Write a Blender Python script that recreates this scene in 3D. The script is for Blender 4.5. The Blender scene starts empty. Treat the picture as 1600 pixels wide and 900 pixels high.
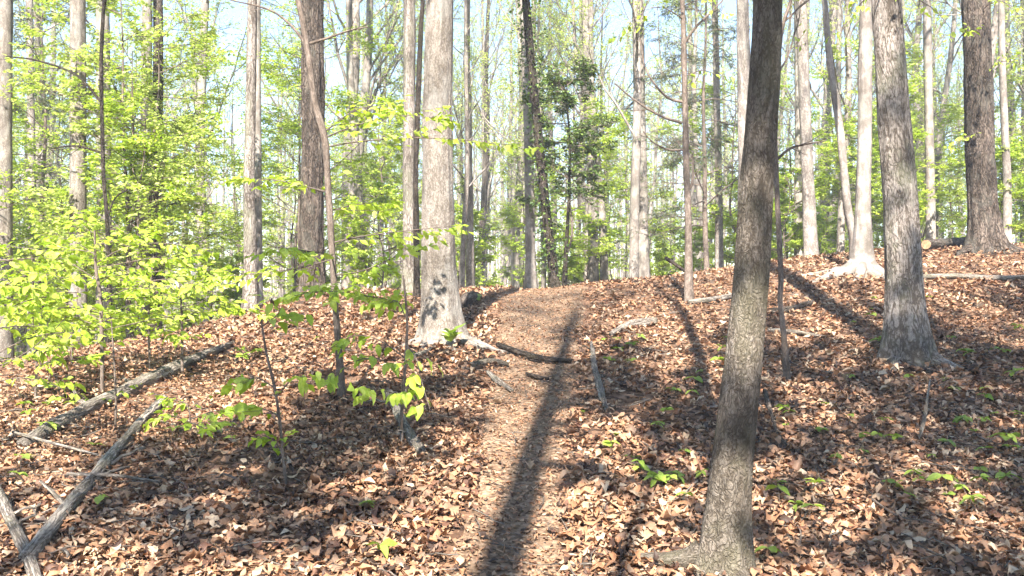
import bpy, math
import numpy as np
from mathutils import Vector, Matrix

# ---------------------------------------------------------------- camera, sky, sun, exposure
scene = bpy.context.scene
col = scene.collection
F = 1331.0                      # focal length in pixels of the 1600 px wide photograph
CAMZ = 1.6
SUN_EL, SUN_AZ = 46.0, 187.0    # degrees; azimuth clockwise from +Y (the view direction)
cam = bpy.data.cameras.new('camera')
cam.sensor_width = 36.0
cam.lens = 36.0 * F / 1600.0
cam.clip_start, cam.clip_end = 0.05, 2000.0
cam_o = bpy.data.objects.new('camera', cam)
cam_o.location = (0, 0, CAMZ)
cam_o.rotation_euler = (math.radians(90), 0, 0)
col.objects.link(cam_o)
scene.camera = cam_o

world = bpy.data.worlds.new('World')
scene.world = world
world.use_nodes = True
wn = world.node_tree
sky = wn.nodes.new('ShaderNodeTexSky')
sky.sky_type = 'NISHITA'
sky.sun_disc = False
sky.sun_elevation = math.radians(SUN_EL)
sky.sun_rotation = math.radians(SUN_AZ)
sky.air_density = 1.0
sky.dust_density = 0.1
sky.ozone_density = 2.2
bg = wn.nodes['Background']
bg.inputs['Strength'].default_value = 0.085
wn.links.new(sky.outputs['Color'], bg.inputs['Color'])

sun = bpy.data.lights.new('sun', 'SUN')
sun.energy = 5.0
sun.angle = math.radians(0.53)
sun.color = (1.0, 0.95, 0.86)
sun_o = bpy.data.objects.new('sun', sun)
el, az = math.radians(SUN_EL), math.radians(SUN_AZ)
SUNV = Vector((math.sin(az) * math.cos(el), math.cos(az) * math.cos(el), math.sin(el)))
sun_o.rotation_euler = SUNV.to_track_quat('Z', 'Y').to_euler()
sun_o.location = (0, -10, 40)
col.objects.link(sun_o)

vs = scene.view_settings
vs.view_transform = 'Standard'
vs.look = 'None'
vs.exposure = 2.25
vs.gamma = 1.0
vs.use_curve_mapping = False
cy = scene.cycles
cy.max_bounces = 4
cy.diffuse_bounces = 2
cy.glossy_bounces = 2
cy.transmission_bounces = 3
cy.transparent_max_bounces = 4
cy.caustics_reflective = False
cy.caustics_refractive = False
cy.use_denoising = True
cy.use_adaptive_sampling = True
cy.adaptive_threshold = 0.03
cy.volume_bounces = 0

HAZE = 0.002
rng = np.random.default_rng(11)

# ---------------------------------------------------------------- numeric helpers
def norm(v):
    return v / np.maximum(np.linalg.norm(v, axis=-1, keepdims=True), 1e-9)

def _hash(ix, iy, iz):
    h = (ix.astype(np.int64) * 374761393 + iy.astype(np.int64) * 668265263 + iz.astype(np.int64) * 2147483647) & 0xFFFFFFFF
    h = ((h ^ (h >> 13)) * 1274126177) & 0xFFFFFFFF
    return ((h ^ (h >> 16)) & 0xFFFF) / 65535.0

def vnoise(p):
    """value noise in -1..1 at points p (n,3)"""
    i = np.floor(p).astype(np.int64)
    f = p - i
    f = f * f * (3 - 2 * f)
    out = 0
    for dx in (0, 1):
        wx = f[:, 0] if dx else 1 - f[:, 0]
        for dy in (0, 1):
            wy = f[:, 1] if dy else 1 - f[:, 1]
            for dz in (0, 1):
                wz = f[:, 2] if dz else 1 - f[:, 2]
                out = out + wx * wy * wz * _hash(i[:, 0] + dx, i[:, 1] + dy, i[:, 2] + dz)
    return out * 2 - 1

def noise2(x, y, s, seed=0):
    return vnoise(np.stack([x / s, y / s, np.full_like(x, seed + 0.5)], 1))

def px(x, y, d):
    """a world point seen at pixel x, y of the photograph at depth d"""
    return np.array([(x - 800.0) / F * d, d, CAMZ + (450.0 - y) / F * d])

def catmull(P, n):
    P = np.asarray(P, float)
    if len(P) < 3:
        t = np.linspace(0, 1, n)[:, None]
        return P[0] * (1 - t) + P[-1] * t
    Q = np.vstack([2 * P[0] - P[1], P, 2 * P[-1] - P[-2]])
    seg = np.linalg.norm(np.diff(P[:, :3], axis=0), axis=1)
    s = np.concatenate([[0], np.cumsum(seg)])
    u = np.linspace(0, s[-1], n)
    k = np.clip(np.searchsorted(s, u, side='right') - 1, 0, len(P) - 2)
    t = ((u - s[k]) / np.maximum(seg[k], 1e-9))[:, None]
    p0, p1, p2, p3 = Q[k], Q[k + 1], Q[k + 2], Q[k + 3]
    return 0.5 * (2 * p1 + (p2 - p0) * t + (2 * p0 - 5 * p1 + 4 * p2 - p3) * t ** 2 + (3 * p1 - p0 - 3 * p2 + p3) * t ** 3)

# ---------------------------------------------------------------- mesh helpers
def mesh(name, V, faces, mat, smooth=True, bk=None, rnd=None):
    faces = [f for f in faces if len(f)]
    me = bpy.data.meshes.new(name)
    V = np.asarray(V, np.float32)
    me.vertices.add(len(V))
    me.vertices.foreach_set('co', V.ravel())
    loops = np.concatenate([f.ravel() for f in faces]).astype(np.int32)
    tot = np.concatenate([np.full(len(f), f.shape[1]) for f in faces])
    start = np.concatenate([[0], np.cumsum(tot)[:-1]]).astype(np.int32)
    me.loops.add(len(loops))
    me.loops.foreach_set('vertex_index', loops)
    me.polygons.add(len(tot))
    me.polygons.foreach_set('loop_start', start)
    me.polygons.foreach_set('use_smooth', np.full(len(tot), smooth))
    if bk is not None:
        a = me.attributes.new('bk', 'FLOAT_VECTOR', 'POINT')
        a.data.foreach_set('vector', np.asarray(bk, np.float32).ravel())
    if rnd is not None:
        a = me.attributes.new('rnd', 'FLOAT', 'POINT')
        a.data.foreach_set('value', np.asarray(rnd, np.float32).ravel())
    me.materials.append(mat)
    me.update(calc_edges=True)
    return me

def link(name, data, parent=None, loc=(0, 0, 0), label=None, cat=None, group=None, kind=None):
    o = bpy.data.objects.new(name, data)
    o.location = [float(c) for c in loc]
    o.parent = parent
    col.objects.link(o)
    if label: o['label'] = label
    if cat: o['category'] = cat
    if group: o['group'] = group
    if kind: o['kind'] = kind
    return o

def copy_thing(o, parent=None):
    c = o.copy()
    col.objects.link(c)
    c.parent = parent
    for ch in o.children:
        copy_thing(ch, c)
    return c

class Geo:
    """collects pieces of one mesh"""
    def __init__(s): s.V, s.F, s.B, s.R, s.n = [], [], [], [], 0
    def add(s, V, faces, bk=None, rnd=None):
        s.V.append(V); s.F += [f + s.n for f in faces]; s.n += len(V)
        s.B.append(bk if bk is not None else np.zeros((len(V), 3)))
        s.R.append(rnd if rnd is not None else np.zeros(len(V)))
    def mesh(s, name, mat, smooth=True, off=None):
        V = np.vstack(s.V)
        if off is not None: V = V - off
        return mesh(name, V, s.F, mat, smooth, np.vstack(s.B), np.concatenate(s.R))

def tube(path, rad, sides, disp=None, caps=False):
    """one tube along a polyline; disp(theta, s, pos) multiplies the radius"""
    N = len(path)
    T = norm(np.gradient(path, axis=0))
    U = np.zeros((N, 3)); W = np.zeros((N, 3))
    ref = np.array([1.0, 0, 0]) if abs(T[0][2]) > 0.7 else np.array([0, 0, 1.0])
    u = norm(np.cross(np.cross(T[0], ref), T[0]))
    for i in range(N):
        u = u - T[i] * np.dot(u, T[i]); u = u / max(np.linalg.norm(u), 1e-9)
        U[i] = u; W[i] = np.cross(T[i], u)
    th = np.linspace(0, 2 * math.pi, sides, endpoint=False)
    s = np.concatenate([[0], np.cumsum(np.linalg.norm(np.diff(path, axis=0), axis=1))])
    R = np.repeat(rad[:, None], sides, 1)
    TH = np.repeat(th[None], N, 0); S = np.repeat(s[:, None], sides, 1)
    if disp is not None:
        R = R * disp(TH.ravel(), S.ravel(), R.ravel()).reshape(N, sides)
    V = path[:, None] + R[..., None] * (np.cos(TH)[..., None] * U[:, None] + np.sin(TH)[..., None] * W[:, None])
    r0 = float(np.median(rad))
    bk = np.stack([np.cos(TH) * r0, np.sin(TH) * r0, S], -1).reshape(-1, 3)
    idx = np.arange(N * sides).reshape(N, sides)
    nx = np.roll(idx, -1, 1)
    faces = [np.stack([idx[:-1], nx[:-1], nx[1:], idx[1:]], -1).reshape(-1, 4)]
    V = V.reshape(-1, 3)
    if caps:
        n0 = len(V)
        V = np.vstack([V, path[0], path[-1]]); bk = np.vstack([bk, [0, 0, 0], [0, 0, s[-1]]])
        faces.append(np.stack([np.full(sides, n0), nx[0], idx[0]], -1))
        faces.append(np.stack([np.full(sides, n0 + 1), idx[-1], nx[-1]], -1))
    return V, faces, bk

def tubes(P, R, sides):
    """many tubes at once: P (M,N,3), R (M,N)"""
    M, N, _ = P.shape
    T = norm(np.gradient(P, axis=1))
    mean = norm(P[:, -1] - P[:, 0])
    ref = np.where(np.abs(mean[:, 2:3]) > 0.75, np.array([[1.0, 0, 0]]), np.array([[0, 0, 1.0]]))[:, None]
    U = norm(np.cross(T, ref)); W = np.cross(T, U)
    th = np.linspace(0, 2 * math.pi, sides, endpoint=False)
    V = P[:, :, None] + R[:, :, None, None] * (np.cos(th)[None, None, :, None] * U[:, :, None] + np.sin(th)[None, None, :, None] * W[:, :, None])
    s = np.linspace(0, 1, N)[None] * np.linalg.norm(P[:, -1] - P[:, 0], axis=1)[:, None]
    r0 = R[:, :1].repeat(N, 1)
    bk = np.stack([np.cos(th)[None, None] * r0[..., None], np.sin(th)[None, None] * r0[..., None], np.repeat(s[..., None], sides, 2)], -1)
    idx = np.arange(M * N * sides).reshape(M, N, sides)
    nx = np.roll(idx, -1, 2)
    q = np.stack([idx[:, :-1], nx[:, :-1], nx[:, 1:], idx[:, 1:]], -1).reshape(-1, 4)
    return V.reshape(-1, 3), [q], bk.reshape(-1, 3)

def side_branches(g, P, R, k, t0, t1, L, ang, npts, up, wig, flat=1.0, ratio=0.5, rmin=0.003, taper=0.6):
    """k child paths on each parent path P (M,N,3) with radii R"""
    M, N, _ = P.shape
    t = t0 + (t1 - t0) * (np.arange(k)[None] + g.random((M, k))) / k
    x = t * (N - 1); i = np.clip(x.astype(int), 0, N - 2); f = (x - i)[..., None]
    m = np.arange(M)[:, None]
    pos = P[m, i] * (1 - f) + P[m, i + 1] * f
    rad = R[m, i] * (1 - f[..., 0]) + R[m, i + 1] * f[..., 0]
    T = norm(P[m, i + 1] - P[m, i])
    ref = norm(g.normal(size=(M, k, 3)))
    U = norm(np.cross(T, ref)); 
    a = np.radians(g.uniform(ang[0], ang[1], (M, k)))[..., None]
    d = np.cos(a) * T + np.sin(a) * U
    d[..., 2] *= flat
    d = norm(d)
    ln = L * g.uniform(0.55, 1.15, (M, k)) * (1.15 - taper * (t - t0) / max(t1 - t0, 1e-6))
    pts = [pos]
    cur = pos
    for j in range(1, npts):
        d = d + wig * g.normal(size=d.shape)
        d[..., 2] += up / npts
        d = norm(d)
        cur = cur + d * (ln / (npts - 1))[..., None]
        pts.append(cur)
    Q = np.stack(pts, 2).reshape(M * k, npts, 3)
    r = np.maximum(rad * ratio, rmin)[..., None] * np.linspace(1, 0.3, npts)
    return Q, r.reshape(M * k, npts)

def leaf_points(g, P, n, t0=0.1, spread=60, droop=0.3):
    """n leaf bases and directions along every path of P"""
    M, N, _ = P.shape
    t = t0 + (1 - t0) * (np.arange(n)[None] + g.random((M, n))) / n
    x = np.clip(t, 0, 0.999) * (N - 1); i = np.clip(x.astype(int), 0, N - 2); f = (x - i)[..., None]
    m = np.arange(M)[:, None]
    pos = P[m, i] * (1 - f) + P[m, i + 1] * f
    T = norm(P[m, i + 1] - P[m, i])
    S = norm(np.cross(T, np.array([0, 0, 1.0])) + 0.25 * g.normal(size=T.shape))
    sgn = np.where(np.arange(n) % 2 == 0, 1.0, -1.0)[None, :, None]
    a = np.radians(g.uniform(spread - 20, spread + 20, (M, n)))[..., None]
    d = np.cos(a) * T + np.sin(a) * sgn * S
    d[..., 2] -= droop * g.uniform(0.3, 1.6, (M, n))
    return pos.reshape(-1, 3), norm(d).reshape(-1, 3)

def leaf_quads(g, pos, d, size, aspect=0.55, fold=0.18, tilt=0.5):
    n = len(pos)
    L = size * g.uniform(0.65, 1.2, n)[:, None]
    up = norm(np.array([0, 0, 1.0]) + tilt * g.normal(size=(n, 3)))
    s = norm(np.cross(d, up)); nrm = np.cross(s, d)
    W = L * aspect * 0.5
    a = pos; c = pos + d * L
    mid = pos + d * L * 0.45 + nrm * W * fold * 2
    V = np.stack([a, mid + s * W, c, mid - s * W], 1).reshape(-1, 3)
    b = np.arange(n)[:, None] * 4
    return V, [np.concatenate([b + [0, 1, 2], b + [0, 2, 3]], 0)], np.repeat(g.random(n), 4)

# ---------------------------------------------------------------- materials
def nodes(name):
    m = bpy.data.materials.new(name)
    m.use_nodes = True
    nt = m.node_tree
    nt.nodes.clear()
    out = nt.nodes.new('ShaderNodeOutputMaterial')
    return m, nt, out

def ramp(nt, fac, stops):
    r = nt.nodes.new('ShaderNodeValToRGB')
    e = r.color_ramp.elements
    while len(e) < len(stops): e.new(0.5)
    for k, (p, c) in enumerate(stops):
        e[k].position = p; e[k].color = (*c, 1)
    nt.links.new(fac, r.inputs['Fac'])
    return r.outputs['Color']

def noise_node(nt, vec, scale, detail=4, rough=0.6, sc=None):
    n = nt.nodes.new('ShaderNodeTexNoise')
    n.inputs['Scale'].default_value = scale
    n.inputs['Detail'].default_value = detail
    n.inputs['Roughness'].default_value = rough
    if sc is not None:
        mp = nt.nodes.new('ShaderNodeMapping')
        mp.inputs['Scale'].default_value = sc
        nt.links.new(vec, mp.inputs['Vector'])
        vec = mp.outputs['Vector']
    nt.links.new(vec, n.inputs['Vector'])
    return n.outputs['Fac']

def mix(nt, fac, a, b, mode='MIX'):
    x = nt.nodes.new('ShaderNodeMix')
    x.data_type = 'RGBA'; x.blend_type = mode
    for s, v in ((x.inputs['Factor'], fac), (x.inputs[6], a), (x.inputs[7], b)):
        if hasattr(v, 'links'): nt.links.new(v, s)
        elif isinstance(v, (int, float)): s.default_value = v
        else: s.default_value = (*v, 1)
    return x.outputs[2]

def math_node(nt, op, a, b=0.0):
    x = nt.nodes.new('ShaderNodeMath'); x.operation = op
    for s, v in ((x.inputs[0], a), (x.inputs[1], b)):
        if hasattr(v, 'links'): nt.links.new(v, s)
        else: s.default_value = v
    return x.outputs[0]

def bump(nt, h, strength, dist):
    b = nt.nodes.new('ShaderNodeBump')
    b.inputs['Strength'].default_value = strength
    b.inputs['Distance'].default_value = dist
    nt.links.new(h, b.inputs['Height'])
    return b.outputs['Normal']

def bark(name, dark, mid, pale, patch=None, patch_amt=0.5, fissure=1.0, streak=0.14, freq=22):
    """bark with vertical fissures, plates, lichen or moss patches; coordinates run round and along the stem"""
    m, nt, out = nodes(name)
    at = nt.nodes.new('ShaderNodeAttribute'); at.attribute_name = 'bk'
    v = at.outputs['Vector']
    oi = nt.nodes.new('ShaderNodeObjectInfo')
    off = nt.nodes.new('ShaderNodeVectorMath'); off.operation = 'ADD'
    cmb = nt.nodes.new('ShaderNodeCombineXYZ')
    nt.links.new(math_node(nt, 'MULTIPLY', oi.outputs['Random'], 37.0), cmb.inputs['Z'])
    nt.links.new(v, off.inputs[0]); nt.links.new(cmb.outputs[0], off.inputs[1])
    v = off.outputs[0]
    n1 = noise_node(nt, v, freq, 5, 0.62, (1, 1, streak))
    n2 = noise_node(nt, v, freq * 3.4, 5, 0.7, (1, 1, 0.35))
    n3 = noise_node(nt, v, 2.6, 4, 0.6, (1, 1, 0.6))
    mp = nt.nodes.new('ShaderNodeMapping'); mp.inputs['Scale'].default_value = (1, 1, min(1.0, streak * 1.6))
    nt.links.new(v, mp.inputs['Vector'])
    nz = nt.nodes.new('ShaderNodeTexNoise'); nz.inputs['Scale'].default_value = freq * 0.8; nt.links.new(mp.outputs[0], nz.inputs['Vector'])
    ds = nt.nodes.new('ShaderNodeVectorMath'); ds.operation = 'SCALE'; ds.inputs['Scale'].default_value = 3.0 / freq
    nt.links.new(nz.outputs['Color'], ds.inputs[0])
    av = nt.nodes.new('ShaderNodeVectorMath'); av.operation = 'ADD'; nt.links.new(mp.outputs[0], av.inputs[0]); nt.links.new(ds.outputs[0], av.inputs[1])
    vo = nt.nodes.new('ShaderNodeTexVoronoi'); vo.feature = 'DISTANCE_TO_EDGE'; vo.inputs['Scale'].default_value = freq * 1.9
    nt.links.new(av.outputs[0], vo.inputs['Vector'])
    crack = math_node(nt, 'MINIMUM', math_node(nt, 'MULTIPLY', vo.outputs['Distance'], 5.0), 1.0)
    h = math_node(nt, 'ADD', math_node(nt, 'MULTIPLY', n1, 0.42), math_node(nt, 'MULTIPLY', n2, 0.42))
    h = math_node(nt, 'ADD', h, math_node(nt, 'MULTIPLY', math_node(nt, 'SUBTRACT', crack, 0.4), 0.1 * fissure))
    c = ramp(nt, h, [(0.39, dark), (0.47, mid), (0.565, pale)])
    tint = ramp(nt, n3, [(0.36, (0.62, 0.6, 0.57)), (0.62, (1.15, 1.12, 1.09))])
    c = mix(nt, 1.0, c, tint, 'MULTIPLY')
    if patch is not None:
        n4 = noise_node(nt, v, 5.0, 6, 0.7, (1, 1, 0.45))
        pf = ramp(nt, n4, [(0.5, (0, 0, 0)), (0.62, (1, 1, 1))])
        c = mix(nt, math_node(nt, 'MULTIPLY', pf, patch_amt), c, patch)
    p = nt.nodes.new('ShaderNodeBsdfPrincipled')
    p.inputs['Roughness'].default_value = 0.9
    p.inputs['Specular IOR Level'].default_value = 0.15
    nt.links.new(c, p.inputs['Base Color'])
    nt.links.new(bump(nt, h, 1.0, 0.05 * fissure), p.inputs['Normal'])
    nt.links.new(p.outputs[0], out.inputs['Surface'])
    return m

def leaf_mat(name, stops, trans=0.42, by_object=False, rough=0.5, vein=False):
    m, nt, out = nodes(name)
    if by_object:
        r = nt.nodes.new('ShaderNodeObjectInfo').outputs['Random']
    else:
        at = nt.nodes.new('ShaderNodeAttribute'); at.attribute_name = 'rnd'; r = at.outputs['Fac']
    c = ramp(nt, r, stops)
    tc = nt.nodes.new('ShaderNodeTexCoord')
    n = noise_node(nt, tc.outputs['Object'], 60 if not by_object else 4, 3)
    c = mix(nt, 0.5, c, mix(nt, 1.0, c, ramp(nt, n, [(0.3, (0.5, 0.5, 0.5)), (0.7, (1.4, 1.35, 1.3))]), 'MULTIPLY'))
    p = nt.nodes.new('ShaderNodeBsdfPrincipled')
    p.inputs['Roughness'].default_value = rough
    p.inputs['Specular IOR Level'].default_value = 0.3
    nt.links.new(c, p.inputs['Base Color'])
    t = nt.nodes.new('ShaderNodeBsdfTranslucent')
    tcol = mix(nt, 1.0, c, (1.15, 1.25, 0.6) if trans > 0.3 else (1.1, 0.9, 0.7), 'MULTIPLY')
    nt.links.new(tcol, t.inputs['Color'])
    mx = nt.nodes.new('ShaderNodeMixShader')
    mx.inputs[0].default_value = trans
    nt.links.new(p.outputs[0], mx.inputs[1]); nt.links.new(t.outputs[0], mx.inputs[2])
    nt.links.new(mx.outputs[0], out.inputs['Surface'])
    return m

B_CENTRE = bark('bark_tan_grey', (0.15, 0.125, 0.105), (0.27, 0.238, 0.207), (0.36, 0.325, 0.29), (0.31, 0.3, 0.275), 0.35, 0.8, 0.2, 30)
B_GREY = bark('bark_shaggy_grey', (0.11, 0.09, 0.075), (0.27, 0.235, 0.21), (0.38, 0.34, 0.31), (0.2, 0.2, 0.13), 0.4, 1.1, 0.1, 20)
B_MOSS = bark('bark_mossy_brown', (0.1, 0.082, 0.064), (0.19, 0.16, 0.13), (0.27, 0.235, 0.2), (0.14, 0.13, 0.08), 0.4, 1.1, 0.2, 34)
B_DARK = bark('bark_dark_ridged', (0.035, 0.027, 0.022), (0.095, 0.073, 0.06), (0.17, 0.138, 0.115), (0.15, 0.145, 0.12), 0.3, 1.3, 0.12, 18)
B_PALE = bark('bark_pale_smooth', (0.19, 0.165, 0.145), (0.29, 0.257, 0.235), (0.37, 0.337, 0.315), (0.25, 0.24, 0.2), 0.5, 0.4, 0.5, 9)
B_WOOD = bark('bark_far_grey', (0.16, 0.135, 0.12), (0.31, 0.275, 0.25), (0.42, 0.38, 0.35), (0.22, 0.21, 0.17), 0.4, 0.6, 0.25, 14)
B_TWIG = bark('bark_twig', (0.11, 0.085, 0.07), (0.2, 0.16, 0.135), (0.3, 0.255, 0.22), None, 0, 0.3, 0.3, 40)
B_LOG = bark('weathered_log', (0.12, 0.1, 0.085), (0.3, 0.26, 0.225), (0.46, 0.42, 0.375), (0.2, 0.19, 0.12), 0.35, 1.0, 0.06, 26)
B_VINE = bark('bark_dark_vine', (0.022, 0.018, 0.015), (0.06, 0.046, 0.038), (0.11, 0.088, 0.072), (0.07, 0.065, 0.035), 0.3, 1.3, 0.2, 22)

G_SPRING = [(0.0, (0.26, 0.37, 0.035)), (0.5, (0.41, 0.52, 0.06)), (1.0, (0.49, 0.57, 0.13))]
G_PALE = [(0.0, (0.33, 0.43, 0.1)), (0.5, (0.48, 0.56, 0.15)), (1.0, (0.58, 0.63, 0.23))]
L_SPRING = leaf_mat('leaf_spring_green', G_SPRING)
L_PALE = leaf_mat('leaf_pale_canopy', G_PALE)
L_OBJ = leaf_mat('leaf_sapling', G_SPRING, 0.42, True)
L_DARK = leaf_mat('leaf_dark_glossy', [(0, (0.045, 0.085, 0.02)), (0.6, (0.09, 0.15, 0.035)), (1, (0.2, 0.28, 0.06))], 0.25, False, 0.35)
L_NEEDLE = leaf_mat('needles_grey_green', [(0, (0.05, 0.075, 0.04)), (0.6, (0.09, 0.12, 0.06)), (1, (0.16, 0.19, 0.1))], 0.2)
L_SEED = leaf_mat('leaf_seedling', [(0, (0.17, 0.25, 0.04)), (0.5, (0.24, 0.33, 0.05)), (1, (0.34, 0.42, 0.08))], 0.4, True)
D_STOPS = [(0.0, (0.05, 0.03, 0.022)), (0.15, (0.13, 0.06, 0.037)), (0.28, (0.2, 0.135, 0.092)), (0.42, (0.28, 0.135, 0.068)), (0.56, (0.36, 0.215, 0.13)), (0.68, (0.31, 0.15, 0.076)),
           (0.82, (0.41, 0.265, 0.165)), (0.93, (0.43, 0.3, 0.195)), (1.0, (0.46, 0.345, 0.24))]
L_DEAD = leaf_mat('leaf_dead', D_STOPS, 0.12, False, 0.6)
L_DEADOBJ = leaf_mat('leaf_dead_single', D_STOPS, 0.12, True, 0.6)

def ground_mat(name, stops, sc, bs):
    m, nt, out = nodes(name)
    tc = nt.nodes.new('ShaderNodeTexCoord')
    v = tc.outputs['Object']
    a = noise_node(nt, v, sc, 6, 0.7)
    vo = nt.nodes.new('ShaderNodeTexVoronoi'); vo.inputs['Scale'].default_value = sc * 1.6
    nt.links.new(v, vo.inputs['Vector'])
    sep = nt.nodes.new('ShaderNodeSeparateColor'); nt.links.new(vo.outputs['Color'], sep.inputs[0])
    h = math_node(nt, 'ADD', math_node(nt, 'MULTIPLY', a, 0.5), math_node(nt, 'MULTIPLY', sep.outputs[0], 0.5))
    c = ramp(nt, h, stops)
    big = noise_node(nt, v, 0.9, 4, 0.6)
    c = mix(nt, 1.0, c, ramp(nt, big, [(0.3, (0.75, 0.72, 0.7)), (0.7, (1.12, 1.1, 1.08))]), 'MULTIPLY')
    p = nt.nodes.new('ShaderNodeBsdfPrincipled')
    p.inputs['Roughness'].default_value = 0.95
    p.inputs['Specular IOR Level'].default_value = 0.1
    nt.links.new(c, p.inputs['Base Color'])
    nt.links.new(bump(nt, h, bs, 0.02), p.inputs['Normal'])
    nt.links.new(p.outputs[0], out.inputs['Surface'])
    return m
M_GROUND = ground_mat('woodland_floor', [(0.25, (0.045, 0.027, 0.018)), (0.5, (0.14, 0.08, 0.05)), (0.75, (0.28, 0.17, 0.11))], 11, 0.8)
M_PATH = ground_mat('trodden_earth', [(0.2, (0.08, 0.052, 0.034)), (0.45, (0.17, 0.112, 0.073)), (0.7, (0.27, 0.188, 0.128)), (0.9, (0.36, 0.27, 0.195))], 26, 0.7)

# ---------------------------------------------------------------- the ground
ctrl_px = [(0, 900, 3.9), (0, 700, 6.1), (0, 615, 8.0), (0, 578, 9.8), (200, 900, 4.0), (200, 620, 7.9), (180, 566, 9.7), (300, 566, 9.6), (290, 536, 11.3),
           (390, 492, 13.2), (490, 460, 14.5), (530, 615, 8), (400, 900, 4.1), (400, 700, 6.2), (600, 900, 4.15), (600, 700, 6.3), (600, 500, 12),
           (690, 535, 10), (800, 900, 4.2), (800, 700, 6.3), (800, 570, 9), (830, 500, 12), (840, 453, 15.5), (1000, 442, 16), (1000, 560, 9.3),
           (1000, 700, 6.4), (1128, 900, 4.4), (1230, 600, 8.2), (1076, 472, 12.5), (1200, 412, 17), (1420, 568, 9.2), (1340, 428, 13.8),
           (1540, 392, 16.5), (1600, 900, 4.3), (1600, 700, 6.5), (1600, 560, 9.5), (1600, 450, 13.5), (1600, 386, 17.5), (700, 458, 15)]
ctrl = [px(*c) for c in ctrl_px]
ctrl += [np.array(c, float) for c in [
    (0, 0, 0.0), (-4, 0, 0), (4, 0, 0.02), (0, -6, -0.15), (-9, -6, -0.1), (9, -6, -0.05), (0, -25, -0.4), (-25, -25, -0.6), (25, -25, -0.2), (-14, 3, 0.1),
    (-16, 9, 0.0), (-12, 14, -0.1), (12, 4, 0.15), (14, 9, 0.9), (16, 16, 2.4), (-6.5, 16, 0.1), (-9, 22, -0.7), (-4.5, 19, 0.7), (-1, 19, 1.45), (0.5, 23, 1.2), (4, 20, 1.75), (8, 21, 2.35),
    (12, 22, 2.5), (20, 24, 2.7), (-20, 25, -1.4), (-25, 45, -2.4), (0, 35, 0.2), (0, 60, -0.8), (12, 35, 1.9), (25, 45, 1.9), (30, 70, 1.0), (-30, 80, -2.5),
    (0, 110, 0), (-80, 60, -1), (80, 60, 1), (-120, 160, 0), (120, 160, 1), (0, 250, 1), (-250, 0, -1), (250, 0, 1), (-250, 250, 1), (250, 250, 1), (0, -120, -1), (-200, -120, -1), (200, -120, -1)]]
ctrl = np.array(ctrl)
def _U(r2): return 0.5 * r2 * np.log(r2 + 1e-12)
_C = ctrl[:, :2]
_n = len(_C)
_K = _U(((_C[:, None] - _C[None]) ** 2).sum(-1)) + np.eye(_n) * 0.4
_A = np.zeros((_n + 3, _n + 3)); _A[:_n, :_n] = _K; _A[:_n, _n] = 1; _A[:_n, _n + 1:] = _C; _A[_n, :_n] = 1; _A[_n + 1:, :_n] = _C.T
_w = np.linalg.solve(_A, np.concatenate([ctrl[:, 2], np.zeros(3)]))

PATH_Y = np.array([-8, 0, 4.2, 6.5, 9, 12, 15.5, 19, 26])
PATH_X = np.array([-0.25, -0.1, -0.03, 0.08, 0.27, 0.42, 0.62, 0.55, -0.6])
PATH_W = np.array([0.3, 0.3, 0.31, 0.33, 0.45, 0.66, 0.8, 0.6, 0.5])
def path_off(x, y):
    """distance from the path's middle in half widths"""
    return np.abs(x - np.interp(y, PATH_Y, PATH_X)) / np.interp(y, PATH_Y, PATH_W) + 0.3 * noise2(x, y, 0.7, 3) + 0.25 * noise2(x, y, 0.22, 5)
def gz(x, y):
    x = np.atleast_1d(np.asarray(x, float)); y = np.atleast_1d(np.asarray(y, float))
    out = np.empty(len(x))
    for a in range(0, len(x), 20000):
        X, Y = x[a:a + 20000], y[a:a + 20000]
        r2 = (X[:, None] - _C[:, 0]) ** 2 + (Y[:, None] - _C[:, 1]) ** 2
        out[a:a + 20000] = _U(r2) @ _w[:_n] + _w[_n] + X * _w[_n + 1] + Y * _w[_n + 2]
    near = np.clip((45 - np.hypot(x, y)) / 30, 0, 1)
    out += near * (0.045 * noise2(x, y, 1.3) + 0.02 * noise2(x, y, 0.42, 1) + 0.008 * noise2(x, y, 0.13, 2))
    po = np.clip(1.15 - path_off(x, y), 0, 1) * (y < 26)
    return out - 0.05 * po
def g1(x, y): return float(gz(x, y)[0])

a = np.linspace(-1, 1, 241)
gx = 1.5 * np.sinh(a * 5.6) / np.sinh(5.6) * 180 + a * 6
b = np.linspace(-0.62, 1, 281)
gy = 5 + (np.sinh(b * 5.2) / np.sinh(5.2)) * 270 + b * 10
GX, GY = np.meshgrid(gx, gy)
GZ = gz(GX.ravel(), GY.ravel())
V = np.stack([GX.ravel(), GY.ravel(), GZ], 1)
idx = np.arange(len(V)).reshape(GX.shape)
Q = np.stack([idx[:-1, :-1], idx[:-1, 1:], idx[1:, 1:], idx[1:, :-1]], -1).reshape(-1, 4)
ground = link('ground', mesh('ground', V, [Q], M_GROUND), kind='structure')

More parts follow.
